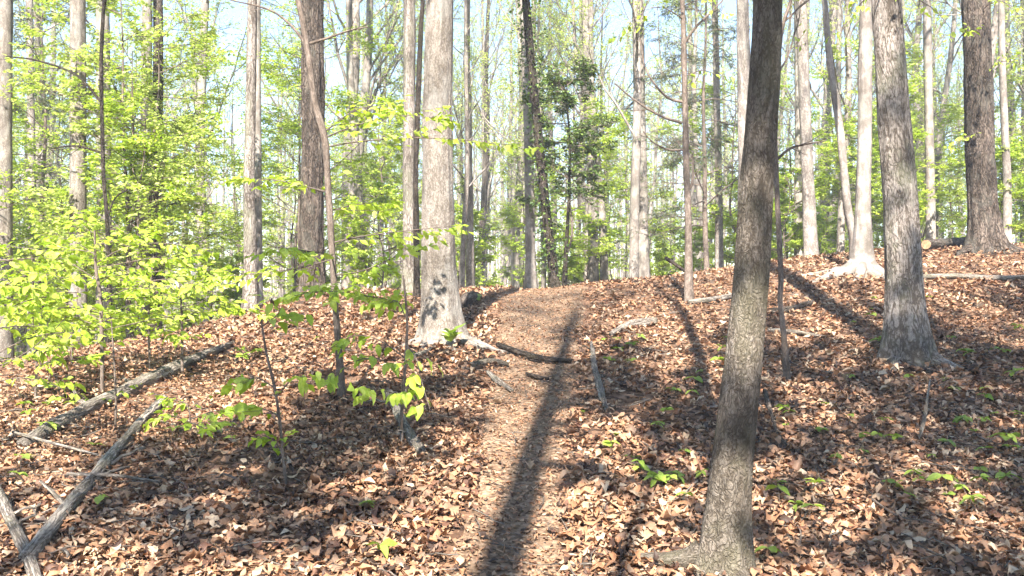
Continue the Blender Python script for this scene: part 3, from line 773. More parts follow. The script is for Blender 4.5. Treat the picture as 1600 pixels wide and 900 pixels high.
def leafy_boughs(res, d, boughs, n2, per, L, seed, limit=80):
    root, P, R, g, base = res
    lm = np.array([catmull(np.array([px(s[0], s[1], d + (s[2] if len(s) > 2 else 0)) for s in sp]), 8) for sp in boughs])
    lr = np.linspace(0.009, 0.002, 8)[None].repeat(len(lm), 0)
    tw, tr = side_branches(g, lm, lr, n2, 0.15, 0.97, 0.4, (35, 60), 8, 0.0, 0.08, 0.4, 0.6, 0.0016)
    for k in range(len(lm)):
        G = Geo()
        v, f, b = tubes(lm[k:k + 1], lr[k:k + 1], 5); G.add(v - base, f, b)
        v, f, b = tubes(tw[k * n2:(k + 1) * n2], tr[k * n2:(k + 1) * n2], 3); G.add(v - base, f, b)
        link('bough', G.mesh('bough', B_TWIG), root)
    leaves_on(root, base, np.concatenate([lm, tw]), per, L, g, limit, 0.6)
leafy_boughs(T_GREY, 9.2, [[(1386, 10), (1420, -5, -0.3), (1460, 15, -0.6), (1490, 50, -0.8)], [(1384, -10), (1350, 0, -0.5), (1325, 30, -0.8), (1310, 60, -1)]], 5, 3, 0.085, 1)
leafy_boughs(T_DARKR, 16.5, [[(1530, 20), (1560, 0, -1), (1600, 30, -2.5), (1640, 60, -3)], [(1532, 120), (1570, 95, -1.5), (1610, 110, -3)], [(1528, 60), (1500, 50, -1), (1480, 70, -1.5)], [(1533, 210), (1510, 215, -1), (1480, 235, -2)]], 7, 4, 0.1, 2)
leafy_boughs(T_RED, 12.4, [[(1068, 30), (1030, 10, -0.4), (990, 30, -0.8), (960, 70, -1)], [(1067, 10), (1100, 0, -0.4), (1140, 30, -0.8)], [(1069, 120), (1100, 110, 0.3), (1135, 125, 0.5)]], 5, 3, 0.095, 3)

root, P, R, gv, base = T_VINE
kk = gv.integers(6, 70, 1300); th = gv.uniform(0, 6.28, 1300); ro = 0.06 + np.abs(gv.normal(size=1300)) * 0.14
pos = P[kk] + np.stack([np.cos(th) * ro, np.sin(th) * ro, gv.normal(size=1300) * 0.08], 1)
v, f, r = leaf_quads(gv, pos, norm(np.stack([np.cos(th), np.sin(th), gv.normal(size=1300) * 0.5 - 0.3], 1)), 0.075, 0.7, 0.15, 0.8)
Gv = Geo(); Gv.add(v - base, f, None, r)
link('ivy', Gv.mesh('ivy', L_DARK, False), root, kind='stuff')

# ---------------------------------------------------------------- dark evergreen, hemlocks
def bush_tree(x, y, d, height, label, leafm, kind, seed, name, barkm, n1=16, L1=1.0, t0=0.2, size=0.06, nl=10, aspect=0.5, droop=0.3, flat=0.6, ang=(55, 95), n2=6, n3=5, up=0.1, r0=0.05, tilt=0.6):
    g = np.random.default_rng(7000 + seed)
    b = px(x, y, d); b[2] = g1(b[0], b[1])
    n = 7
    P = b + np.stack([np.cumsum(g.normal(size=n) * 0.03 * height / 6), np.cumsum(g.normal(size=n) * 0.03 * height / 6), np.linspace(-0.1, height, n)], 1)
    P[0, :2] = b[:2]
    R = np.linspace(r0, 0.006, n)
    root = link(name, None, None, b, label, 'tree')
    (v, f, bk), PP, RR = trunk_geo(P, R, 10, 0.1, 0.2, 4, seed, 50)
    G = Geo(); G.add(v - b, f, bk); link('trunk', G.mesh('trunk', barkm), root)
    W, Lf, _ = crown(g, PP, RR, n1, t0, L1, up, n2, n3, nl, size, ang, flat, 0.1, droop, aspect, tilt)
    link('branches', W.mesh('branches', B_TWIG, True, b), root)
    link('crown', Lf.mesh('crown', leafm, False, b), root)
    return root
bush_tree(882, 452, 17.5, 4.6, 'dark green glossy-leaved holly beside the dark leaning trunk', L_DARK, 'holly', 1, 'holly_tree', B_VINE, n1=30, L1=0.95, t0=0.35, size=0.08, nl=6, up=0.2, n2=7, n3=7)
bush_tree(1105, 425, 20, 8.5, 'feathery grey-green hemlock behind the slender reddish tree', L_NEEDLE, 'hemlock', 2, 'hemlock_tree', B_TWIG, n1=38, L1=1.7, t0=0.15, size=0.1, nl=11, aspect=0.16, droop=0.5, up=-0.3, n2=8, n3=5, r0=0.07)
bush_tree(60, 520, 17, 8.0, 'sparse dark hemlock deep in the left wood', L_NEEDLE, 'hemlock', 3, 'hemlock_tree', B_TWIG, n1=24, L1=1.6, t0=0.3, size=0.11, nl=9, aspect=0.2, droop=0.4, up=-0.2, n2=7, n3=5, r0=0.07)

# ---------------------------------------------------------------- prototypes for the wood
def proto_tall(seed, height, r, bk, **kw):
    g = np.random.default_rng(9000 + seed)
    n = 8
    P = np.stack([np.cumsum(g.normal(size=n) * 0.12), np.cumsum(g.normal(size=n) * 0.12), np.linspace(-0.3, height, n)], 1)
    P[0, :2] = 0; P[1, :2] *= 0.3
    R = r * (1 - np.linspace(0, 1, n)) ** 0.75 + 0.012
    (v, f, b), PP, RR = trunk_geo(P, R, 14, 0.1, 0.3, 4, seed, 60)
    G = Geo(); G.add(v, f, b)
    a = dict(n1=18, t0=0.22, L1=0.2 * height, n2=7, n3=7, nl=12, size=0.078, wig=0.13)
    a.update(kw)
    W, Lf, _ = crown(g, PP, RR, **a)
    return [('trunk', G.mesh('trunk', bk)), ('branches', W.mesh('branches', B_WOOD)), ('crown', Lf.mesh('crown', a.get('leafm', L_PALE), False))]
TALL = [proto_tall(1, 21, 0.2, B_WOOD), proto_tall(2, 19, 0.15, B_PALE, t0=0.25), proto_tall(3, 22, 0.23, B_WOOD, nl=6), proto_tall(4, 17, 0.11, B_PALE, n1=14, t0=0.2, nl=10),
        proto_tall(5, 20, 0.17, B_DARK, nl=7), proto_tall(6, 16, 0.09, B_WOOD, n1=18, t0=0.2, nl=9)]
def proto_under(seed, height, r, leafm, **kw):
    g = np.random.default_rng(9500 + seed)
    n = 7
    P = np.stack([np.cumsum(g.normal(size=n) * 0.07), np.cumsum(g.normal(size=n) * 0.07), np.linspace(-0.15, height, n)], 1)
    P[0, :2] = 0
    R = np.linspace(r, 0.008, n)
    (v, f, b), PP, RR = trunk_geo(P, R, 9, 0.1, 0.15, 4, seed, 40)
    G = Geo(); G.add(v, f, b)
    a = dict(n1=16, t0=0.22, L1=0.32 * height, up1=0.25, n2=8, n3=6, nl=7, size=0.09, ang1=(55, 85), flat=0.35, wig=0.09, droop=0.3, tilt=0.45)
    a.update(kw)
    W, Lf, _ = crown(g, PP, RR, **a)
    return [('trunk', G.mesh('trunk', B_TWIG)), ('branches', W.mesh('branches', B_TWIG)), ('crown', Lf.mesh('crown', leafm, False))]
UNDER = [proto_under(1, 7.0, 0.05, L_SPRING), proto_under(2, 5.5, 0.04, L_SPRING), proto_under(3, 8.5, 0.06, L_SPRING, L1=2.2), proto_under(4, 4.0, 0.03, L_SPRING, L1=1.4),
         proto_under(5, 6.0, 0.045, L_PALE, L1=1.7), proto_under(6, 2.4, 0.02, L_SPRING, L1=0.9, n1=14, t0=0.1, size=0.08)]
def place(proto, x, y, name, label, cat, group, g, s=1.0, rz=None):
    root = link(name, None, None, (x, y, g1(x, y)), label, cat, group)
    root.rotation_euler = (g.normal() * 0.02, g.normal() * 0.02, g.uniform(0, 6.28) if rz is None else rz)
    root.scale = (s, s, s)
    for nm, me in proto:
        link(nm, me, root)
    return root

g = np.random.default_rng(77)
placed = []
def free(x, y, dist):
    return all((x - a) ** 2 + (y - b) ** 2 > dist ** 2 for a, b in placed)
# tall trees of the wood beyond the crest
n = 0
while n < 135:
    y = 19 + 41 * g.random() ** 0.85
    x = g.uniform(-0.78, 0.78) * y
    if not free(x, y, 1.6): continue
    if abs(x - np.interp(y, PATH_Y, PATH_X)) < 1.0 and y < 28: continue
    placed.append((x, y))
    side = 'left of' if x < -0.12 * y else ('right of' if x > 0.12 * y else 'behind')
    ki = int(g.integers(6))
    where = {'left of': 'in the left wood', 'right of': 'beyond the right slope', 'behind': 'beyond the path crest'}[side] + (', front ranks' if y < 30 else (', middle ranks' if y < 45 else ', back ranks'))
    if ki == 4 and y < 27: ki = 5
    look = ['straight grey', 'pale', 'stout grey', 'thin pale', 'dark', 'thin grey'][ki]
    place(TALL[ki], x, y, 'broadleaf_tree', look + ' tree standing in the sunlit wood ' + where, 'tree', look + ' trees ' + where, g, g.uniform(0.65, 1.1))
    n += 1
# understorey trees in fresh leaf
und = []
for k in range(34):      # the green mass in the left wood
    y = g.uniform(12, 26); x = g.uniform(-0.72, -0.1) * y
    if x > -0.29 * y and y < 17: y += 7; x = x * y / (y - 7)
    und.append((x, y, int(g.choice([0, 1, 2, 3, 4])), 'fresh green understorey tree in the left wood', 'understorey trees of the left wood', g.uniform(0.75, 1.05)))
for k in range(64):      # behind the crest
    y = g.uniform(20, 36); x = g.uniform(-0.12, 0.75) * y
    und.append((x, y, int(g.choice([1, 3, 4, 5, 5])), 'fresh green understorey tree beyond the crest', 'understorey trees beyond the crest', g.uniform(0.7, 1.0)))
for k in range(44):
    y = g.uniform(18, 34); x = g.uniform(-0.7, 0.7) * y
    if x > 0 and y < 20: y += 4
    und.append((x, y, 5, 'low leafy green bush-like sapling beyond the crest', 'low saplings beyond the crest', g.uniform(0.7, 1.2)))
for x, y, k, lab, grp, s in und:
    if k == 5: lab, grp = 'low leafy green sapling beyond the crest', 'low saplings beyond the crest'
    tall = ['tall ', 'medium-height ', 'very tall ', 'short ', 'pale medium-height ', ''][k]
    rank = ', near its front' if y < 21 else (', further in' if y < 27 else ', deep in')
    lab = tall + lab + rank; grp = tall + grp + rank
    if abs(x - np.interp(y, PATH_Y, PATH_X)) < 0.9 and y < 26: continue
    place(UNDER[k], x, y, 'understorey_tree' if k != 5 else 'sapling', lab, 'tree' if k != 5 else 'sapling', grp, g, s)
# trees behind the viewer that shade the slope
gs = np.random.default_rng(31)
P = np.stack([np.zeros(8), np.zeros(8), np.linspace(-0.3, 20, 8)], 1)
(v, f, b), PP, RR = trunk_geo(P, 0.145 * (1 - np.linspace(0, 1, 8)) ** 0.45 + 0.012, 16, 0.08, 0.3, 4, 3, 70)
Gp = Geo(); Gp.add(v, f, b)
W, Lf, _ = crown(gs, PP, RR, n1=14, t0=0.6, L1=2.6, n2=6, n3=6, nl=6, size=0.09)
place([('trunk', Gp.mesh('trunk', B_WOOD)), ('branches', W.mesh('branches', B_WOOD)), ('crown', Lf.mesh('crown', L_PALE, False))], -1.0, -3.2, 'broadleaf_tree',
      'straight tree behind the viewer whose trunk shadow runs up the path', 'tree', None, g, 1.0, 0.0).rotation_euler = (0, 0, 0)
SHADE = [proto_tall(11, 17, 0.17, B_WOOD, n1=15, t0=0.42, L1=3.3, n2=5, n3=3, nl=44, size=0.13), proto_tall(12, 19, 0.2, B_WOOD, n1=15, t0=0.42, L1=3.8, n2=5, n3=3, nl=44, size=0.13),
         proto_tall(13, 13.5, 0.07, B_WOOD, n1=11, t0=0.66, L1=1.7, n2=4, n3=3, nl=40, size=0.12)]
for k, (x, y, i, s) in enumerate([(3.2, -3.4, 0, 0.95), (0.0, -2.5, 2, 1.0), (-3.0, -4.5, 2, 1.0), (1.9, -5.6, 2, 1.0), (2.0, -1.2, 2, 1.0), (1.1, -4.0, 2, 0.95), (5.6, -1.6, 2, 1.0), (4.5, -6.4, 0, 0.9), (6.8, -0.5, 0, 0.9), (5.6, -2.2, 1, 0.9), (7.5, -5.5, 0, 1.0), (1.6, -7.5, 1, 1.0), (4.2, -9.5, 1, 1.0), (-3.4, -6.5, 0, 0.9), (9.8, -2.0, 1, 0.95), (-10.5, -4.5, 0, 0.85), (8.5, -10, 1, 1.0), (-2.5, -14, 0, 1.0)]):
    place(SHADE[i], x, y, 'broadleaf_tree', 'tall tree behind the viewer shading the slope', 'tree', 'trees behind the viewer', g, s)

# ---------------------------------------------------------------- the far-off wood, one mass
g = np.random.default_rng(123)
FW = Geo()
nt_ = 520
y = g.uniform(58, 130, nt_); x = g.uniform(-0.85, 0.85, nt_) * y
h = g.uniform(14, 22, nt_)
z0 = gz(x, y)
t = np.linspace(0, 1, 6)
P = np.stack([x[:, None] + g.normal(size=(nt_, 1)) * 0.6 * t, y[:, None] + 0 * t, z0[:, None] - 0.5 + h[:, None] * t], -1)
R = (g.uniform(0.1, 0.24, nt_)[:, None] * (1 - 0.85 * t))
v, f, b = tubes(P, R, 6); FW.add(v, f, b)
P2, R2 = side_branches(g, P, R, 9, 0.3, 0.98, 4.0, (35, 65), 5, 0.7, 0.15, 1.0, 0.5, 0.03)
v, f, b = tubes(P2, R2, 3); FW.add(v, f, b)
far = link('far_wood', FW.mesh('far_wood', B_WOOD), None, (0, 0, 0), 'pale far-off wood of thin trunks seen through the nearer trees', 'wood', None, 'stuff')
P3, R3 = side_branches(g, P2, R2, 4, 0.1, 0.98, 1.8, (30, 70), 3, 0.2, 0.2, 1, 0.5, 0.02)
pos, d = leaf_points(g, P3, 4, 0, 60, 0.2)
pos = pos + g.normal(size=pos.shape) * 0.25
v, f, r = leaf_quads(g, pos, d, 0.24, 0.7, 0.15, 1.0)
FL = Geo(); FL.add(v, f, None, r)
nb = 60000
y = g.uniform(40, 120, nb); x = g.uniform(-0.85, 0.85, nb) * y
z = gz(x, y) + g.random(nb) ** 1.3 * 7 * (0.5 + 0.5 * noise2(x, y, 5, 4) ** 2 * 2)
v, f, r = leaf_quads(g, np.stack([x, y, z], 1), norm(g.normal(size=(nb, 3))), 0.22, 0.7, 0.15, 1.0)
FL.add(v, f, None, r)
link('foliage', FL.mesh('foliage', L_PALE, False), far, kind='stuff')

# ---------------------------------------------------------------- fallen wood
def log_px(pts, label, name='fallen_branch', bk=B_LOG, sides=18, rough=0.28, bury=0.6, stubs=0, seed=0, group=None, lift=0.3, cat=None, ground_snap=True, broken=True):
    """pts: (x, y, width, depth) along the piece; it lies on the ground at those places"""
    g = np.random.default_rng(300 + seed)
    w = []
    for p in pts:
        q = px(p[0], p[1], p[3]); r = p[2] * 0.5 / F * p[3]
        if ground_snap: q[2] = g1(q[0], q[1]) + r * bury + 0.03 + (p[4] if len(p) > 4 else 0)
        w.append([*q, r])
    L = sum(np.linalg.norm(np.subtract(w[i + 1][:3], w[i][:3])) for i in range(len(w) - 1))
    P = catmull(np.array(w), int(max(24, L * 22)))
    base = P[0, :3].copy()
    v, f, b = tube(P[:, :3], P[:, 3], sides, lambda th, s, q: 1 + rough * vnoise(np.stack([np.cos(th) * 1.7, np.sin(th) * 1.7, s * 3.5 + seed], 1)) + rough * 0.5 * vnoise(np.stack([np.cos(th) * 6, np.sin(th) * 6, s * 6 + seed], 1)), True)
    G = Geo(); G.add(v - base, f, b)
    o = link(name, G.mesh(name, bk), None, base, label, cat or ('log' if 'log' in name else 'branch'), group)
    for k in range(stubs):
        i = int(g.integers(4, len(P) - 4)); q = P[i, :3]; T = norm(P[i + 1, :3] - P[i, :3])
        dr = norm(T * g.uniform(0.2, 0.9) + np.cross(T, [0, 0, 1.0]) * g.choice([-1, 1]) * 0.7 + np.array([0, 0, g.uniform(0.1, 0.8)]))
        sp = q + dr * np.linspace(0, g.uniform(0.08, 0.3), 6)[:, None] + np.vstack([np.zeros(3), g.normal(size=(5, 3)) * 0.008])
        v, f, b = tube(sp, np.linspace(0.4, 0.2, 6) * P[i, 3], 7, None, True)
        Gs_ = Geo(); Gs_.add(v - base, f, b)
        link('stub', Gs_.mesh('stub', bk), o)
    return o

def d_at(x, y):
    """depth at which pixel x, y meets the ground"""
    ds = np.linspace(3.4, 20, 500)
    gap = CAMZ + (450 - y) / F * ds - gz((x - 800) / F * ds, ds)
    k = np.argmax(gap < 0)
    return float(ds[k]) if gap[k] < 0 else 16.0
def gp(*pts):
    return [(p[0], p[1], p[2], d_at(p[0], p[1]), *(p[3:])) for p in pts]

log_px(gp((35, 706, 18), (110, 662, 22), (185, 628, 22), (262, 590, 19), (320, 562, 13), (365, 542, 7)), 'long weathered grey log lying up the left slope', 'fallen_log', seed=1, rough=0.24, stubs=4, bury=0.5)
log_px(gp((40, 893, 21), (100, 815, 22), (150, 757, 19), (200, 695, 14), (255, 632, 11)), 'crooked pale branch lying on bright leaves below the long log', seed=2, rough=0.34, stubs=5)
log_px(gp((-8, 800, 15, 0.1), (20, 850, 16, 0.05), (48, 900, 16), (70, 960, 15)), 'short grey branch in the bottom left corner', seed=3, rough=0.34, stubs=2)
log_px(gp((606, 628, 12, 0.05), (628, 670, 14), (657, 719, 14)), 'short pale broken branch lying in the litter left of the path', seed=4, rough=0.36, stubs=2)
log_px(gp((20, 700, 5, 0.08), (90, 715, 5, 0.05), (180, 728, 4)), 'thin bare stick crossing below the end of the long log', seed=5, sides=7, rough=0.1)
log_px(gp((105, 755, 5, 0.02), (180, 765, 5, 0.05), (250, 768, 4, 0.02)), 'thin pale stick lying across the crooked branch', seed=6, sides=7, rough=0.1)
log_px(gp((778, 545, 8, 0.0), (815, 562, 9, 0.02), (850, 571, 9, 0.02), (892, 571, 6, 0)), 'dark root crossing the path below the big middle trunk', 'exposed_root', B_VINE, seed=7, sides=10, rough=0.15, cat='root')
log_px(gp((735, 578, 8), (765, 575, 9, 0.02), (795, 578, 7)), 'short mossy root beside the path below the middle trunk', 'exposed_root', B_MOSS, seed=8, sides=10, cat='root')
log_px(gp((822, 590, 4), (840, 597, 7), (858, 598, 4)), 'small dark root stub on the path under the crossing root', 'exposed_root', B_VINE, seed=9, sides=8, cat='root')
log_px(gp((762, 588, 6), (775, 602, 9), (800, 618, 6)), 'pale curved root at the left edge of the path', 'exposed_root', B_LOG, seed=10, sides=10, cat='root')
log_px(gp((924, 545, 4, 0.04), (928, 575, 8, 0.0), (936, 610, 11, -0.01), (948, 648, 5, -0.02)), 'pale splintered strip of wood right of the path', 'wood_fragment', B_LOG, seed=11, rough=0.35, cat='wood')
log_px(gp((640, 582, 6, 0.1), (660, 565, 6, 0.05), (672, 552, 5)), 'stub of grey stick at the foot of the big middle trunk', seed=12, sides=8)
log_px(gp((955, 528, 7), (985, 515, 12), (1025, 508, 10)), 'half buried weathered branch right of the upper path', seed=13)
log_px(gp((1075, 478, 8), (1110, 474, 8), (1150, 466, 7)), 'thin log behind the mossy trunk near the slender tree', 'fallen_log', seed=14)
log_px(gp((1200, 522, 6), (1240, 524, 6), (1290, 532, 4)), 'thin grey stick lying behind the slim bare sapling', seed=15, sides=8, rough=0.1)
log_px(gp((1205, 492, 9), (1240, 488, 9), (1270, 478, 7)), 'short dark branch lying beneath the pale buttress roots', seed=16, bk=B_DARK)
sawn = log_px([(1447, 383, 15, 16.6, 0.06), (1475, 380, 15, 17.2, 0.04), (1512, 378, 14, 18.0, 0.04)], 'brown sawn log lying on the crest with a light cut end', 'fallen_log', B_DARK, seed=17, rough=0.1)
_m, _nt, _out = nodes('cut_wood')
_tc = _nt.nodes.new('ShaderNodeTexCoord')
_c = ramp(_nt, noise_node(_nt, _tc.outputs['Object'], 30, 4), [(0.3, (0.3, 0.14, 0.07)), (0.7, (0.5, 0.3, 0.17))])
_p = _nt.nodes.new('ShaderNodeBsdfPrincipled'); _p.inputs['Roughness'].default_value = 0.85
_nt.links.new(_c, _p.inputs['Base Color']); _nt.links.new(_p.outputs[0], _out.inputs['Surface'])
_ax = norm(px(1475, 380, 17.2) - px(1447, 383, 16.6))
v, f, b = tube(np.array([-_ax * 0.012, _ax * 0.01]), np.array([0.087, 0.09]), 24, None, True)
Gc = Geo(); Gc.add(v, f, b)
link('cut_end', Gc.mesh('cut_end', _m, False), sawn, label='light orange sawn end')
log_px(gp((1440, 438, 7), (1500, 437, 8), (1560, 440, 8), (1620, 437, 7)), 'long thin grey log lying across the right slope', 'fallen_log', seed=18, rough=0.15)
log_px(gp((1195, 625, 7, 0.03), (1213, 680, 6), (1235, 712, 5)), 'dark bent stick in the litter right of the mossy trunk', seed=19, sides=8, bk=B_DARK)
log_px(gp((1438, 690, 4), (1446, 670, 5, 0.1), (1453, 640, 3, 0.22)), 'small forked grey stick standing up in the litter on the right slope', seed=20, sides=7)
log_px([(1040, 410, 6, 16.5, 0.35), (1055, 412, 6, 16.6, 0.2), (1070, 416, 5, 16.8, 0.05)], 'short dark bough propped up on the crest', seed=21, bk=B_DARK, sides=8)
log_px(gp((720, 487, 9), (732, 478, 24), (748, 468, 10)), 'rotten stump piece behind the big middle trunk', 'wood_fragment', B_DARK, seed=22, cat='wood')
g = np.random.default_rng(44)
for k in range(34):
    X = g.uniform(60, 1560); Y = g.uniform(520, 890)
    if 690 < X < 930: continue
    dd = d_at(X, Y); c = px(X, Y, dd); a = g.uniform(0, 6.28); ln = g.uniform(0.15, 0.55)
    P = np.array([[c[0] + math.cos(a) * ln * t, c[1] + math.sin(a) * ln * t, 0] for t in (-0.5, -0.1, 0.2, 0.5)]) + g.normal(size=(4, 3)) * 0.02
    P[:, 2] = gz(P[:, 0], P[:, 1]) + 0.035 + g.random(4) * 0.03
    P = catmull(P, 12)
    v, f, b = tube(P, np.linspace(0.007, 0.003, 12) * g.uniform(0.6, 1.5), 6, None, True)
    G = Geo(); G.add(v - P[0], f, b)
    link('twig', G.mesh('twig', B_LOG if k % 2 else B_TWIG), None, P[0], 'thin dead twig lying loose on the leaf litter', 'twig', 'loose twigs on the litter')

# ---------------------------------------------------------------- seedlings
SEED = [leaf_mesh('leaf', L_SEED, 5, w, 0.15, d, 50 + k) for k, (w, d) in enumerate([(0.62, 0.3), (0.75, 0.15), (0.5, 0.4)])]
def seedling(x, y, s, label, group, g, n=5, strap=False):
    dd = d_at(x, y); b = px(x, y, dd); b[2] = g1(b[0], b[1])
    h = s * g.uniform(0.8, 1.3)
    P = np.array([b + [0, 0, -0.02], b + [g.normal() * 0.01, g.normal() * 0.01, h * 0.5], b + [g.normal() * 0.02, g.normal() * 0.02, h]])
    PP = catmull(P, 8)
    v, f, bk = tube(PP, np.linspace(0.003, 0.0015, 8), 5)
    G = Geo(); G.add(v - b, f, bk)
    root = link('seedling', None, None, b, label, 'seedling', group)
    link('stem', G.mesh('stem', B_TWIG), root)
    for k in range(n):
        a = k * 2.4 + g.uniform(0, 1)
        dz = g.uniform(-0.3, 0.35) if not strap else g.uniform(0.6, 1.4)
        d = norm(np.array([math.cos(a), math.sin(a), dz]))
        put_leaf(root, b, SEED[int(g.integers(3))], PP[-1] - np.array([0, 0, h * 0.12 * (k // 3)]), d, s * g.uniform(0.6, 1.0) * (1.3 if strap else 1), g, 0.3)
g = np.random.default_rng(55)
SD = [(1078, 612, .1), (1128, 560, .11), (1118, 575, .09), (1082, 632, .08), (1000, 745, .07), (1022, 770, .08), (1060, 760, .06), (985, 725, .05), (1076, 800, .06), (1380, 672, .07), (1432, 755, .08), (1478, 770, .09), (1400, 700, .06),
      (1572, 712, .12), (1585, 600, .1), (1545, 640, .08), (1360, 510, .1), (1450, 472, .06), (1500, 620, .06), (1512, 790, .07), (1415, 790, .05), (1240, 655, .06), (1375, 545, .11), (1395, 540, .09), (965, 560, .08), (985, 572, .06), (1035, 680, .07), (1045, 655, .06),
      (745, 478, .12), (915, 655, .04), (400, 560, .08), (430, 510, .1), (640, 660, .06), (365, 700, .06), (600, 885, .07), (575, 800, .06), (270, 690, .06), (1560, 560, .09), (1590, 520, .08), (1330, 600, .05), (1285, 640, .05), (1200, 890, .07), (960, 690, .04), (1475, 600, .05), (1540, 720, .06), (1350, 720, .05), (50, 610, .08), (90, 640, .08), (30, 760, .07), (160, 800, .06), (60, 480, .1)]
for cx, cy_, n_ in ((1100, 600, 7), (1010, 740, 8), (1560, 660, 8), (1440, 740, 7), (1490, 560, 6), (980, 560, 6), (90, 620, 7), (60, 700, 6), (420, 540, 5), (1380, 500, 5), (1300, 690, 6), (1540, 780, 6), (1250, 790, 5)):
    for k in range(n_): SD.append((cx + g.normal() * 35, cy_ + g.normal() * 22, g.uniform(0.04, 0.09)))
for x, y, s in SD:
    seedling(x, y, s * 1.25, 'tiny green seedling sprouting through the dead leaves', 'seedlings in the leaf litter', g, int(g.integers(3, 7)))
seedling(706, 550, 0.16, 'bright green tuft of narrow leaves at the foot of the middle trunk', None, g, 12, True)

# ---------------------------------------------------------------- dead leaves
g = np.random.default_rng(99)
def dead_template(kind, n):
    t = np.linspace(0, 1, n)
    alt = np.where(np.arange(n) % 2, 1, -1) * (1.0 if n >= 5 else 0.3)
    if kind == 0:   w = 0.23 * np.sin(np.pi * t ** 0.9) ** 0.7                                   # beech
    elif kind == 1: w = 0.24 * np.sin(np.pi * t ** 1.15) ** 0.7 * (1 + 0.34 * alt)  # lobed oak
    else:           w = 0.33 * np.sin(np.pi * t ** 0.75) ** 0.8 * (1 + 0.2 * alt)  # maple
    w[0] = 0.015; w[-1] = 0.02
    return np.concatenate([np.zeros(n), -w, w]), np.concatenate([t, t, t]) - 0.5
def dead_leaves(x, y, size, n, tmul=1.0, lift=0.03):
    m = len(x)
    V = np.zeros((m, 3 * n, 3))
    kind = g.integers(0, 3, m)
    for k in range(3):
        s = kind == k
        u, t = dead_template(k, n)
        a = g.normal(size=(s.sum(), 1)) * 1.2; b_ = g.normal(size=(s.sum(), 1)) * 0.9; c = g.normal(size=(s.sum(), 1)) * 0.9
        e = g.normal(size=(s.sum(), 1)) * 0.6
        U = u[None] * np.ones((s.sum(), 1)); T = t[None] * np.ones((s.sum(), 1))
        Z = a * U ** 2 + b_ * T ** 2 + c * U * T + e * np.abs(U) + g.normal(size=U.shape) * 0.035
        V[s] = np.stack([U + g.normal(size=U.shape) * 0.012, T + g.normal(size=U.shape) * 0.012, Z], -1)
    V *= size[:, None, None]
    ax = g.normal(size=(m, 3)) * np.array([1, 1, 0.0]); ax = norm(ax)
    an = np.radians(np.abs(g.normal(size=m)) * 16 * tmul + 2)
    an = np.where(g.random(m) < 0.5, an, an + np.pi)
    ya = g.uniform(0, 2 * np.pi, m)
    cy_, sy_ = np.cos(ya)[:, None], np.sin(ya)[:, None]
    V = np.stack([V[..., 0] * cy_ - V[..., 1] * sy_, V[..., 0] * sy_ + V[..., 1] * cy_, V[..., 2]], -1)
    c, s = np.cos(an)[:, None, None], np.sin(an)[:, None, None]
    A = ax[:, None, :]
    V = V * c + np.cross(np.broadcast_to(A, V.shape), V) * s + A * (V * A).sum(-1, keepdims=True) * (1 - c)
    V[..., 2] -= np.quantile(V[..., 2], 0.25, axis=1)[:, None]
    V += np.stack([x, y, gz(x, y) + g.random(m) * lift], 1)[:, None]
    i = np.arange(n - 1)
    q = np.vstack([np.stack([i, i + 1, n + i + 1, n + i], 1), np.stack([i, 2 * n + i, 2 * n + i + 1, i + 1], 1)])
    Fc = (np.arange(m)[:, None, None] * 3 * n + q[None]).reshape(-1, 4)
    return V, Fc
def scatter(count, y0, y1, wid, p_path):
    y = y0 + (y1 - y0) * g.random(count) ** 0.95; x = g.uniform(-wid, wid, count) * (y + 1.5)
    po = path_off(x, y)
    keep = (po > 1.0) | (g.random(count) < p_path)
    keep &= ~((y > 17) & (g.random(count) < 0.3))
    keep &= ~((noise2(x, y, 0.6, 21) < -0.45) & (g.random(count) < 0.7))
    return x[keep], y[keep]
tone = lambda x, y: np.clip(0.5 + 0.22 * noise2(x, y, 0.9, 12) + 0.33 * g.normal(size=len(x)), 0.0, 1.0)
LT = Geo()
for cnt, y0, y1, n, sz, lift, wd in ((39000, 2.9, 7.5, 5, 0.07, 0.045, 0.61), (26000, 2.9, 8.5, 3, 0.036, 0.055, 0.62), (34000, 7.5, 13, 4, 0.082, 0.045, 0.61), (27000, 13, 21, 3, 0.105, 0.045, 0.62)):
    x, y = scatter(cnt, y0, y1, wd, 0.16)
    size = sz * g.uniform(0.35, 1.25, len(x)) * (1 + 0.35 * noise2(x, y, 1.7, 8)); 
    size = np.where(path_off(x, y) < 1, size * 0.6, size)
    V, Fc = dead_leaves(x, y, size, n, 1.0, lift)
    LT.add(V.reshape(-1, 3), [Fc], None, np.repeat(tone(x, y), 3 * n))
for tx, ty, td, tr in ((1126, 905, 4.4, 0.2), (1420, 570, 9.2, 0.36), (692, 537, 10, 0.36), (1346, 428, 13.8, 0.4), (1540, 392, 16.5, 0.45), (537, 628, 7.6, 0.08), (1232, 602, 8.2, 0.08)):
    c = px(tx, ty, td); m = 260; an = g.uniform(0, 6.28, m); rr = tr * 0.75 + np.abs(g.normal(size=m)) * 0.22
    x = c[0] + np.cos(an) * rr; y = c[1] + np.sin(an) * rr
    V, Fc = dead_leaves(x, y, g.uniform(0.035, 0.09, m), 4, 1.6, 0.09)
    LT.add(V.reshape(-1, 3), [Fc], None, np.repeat(tone(x, y), 12))
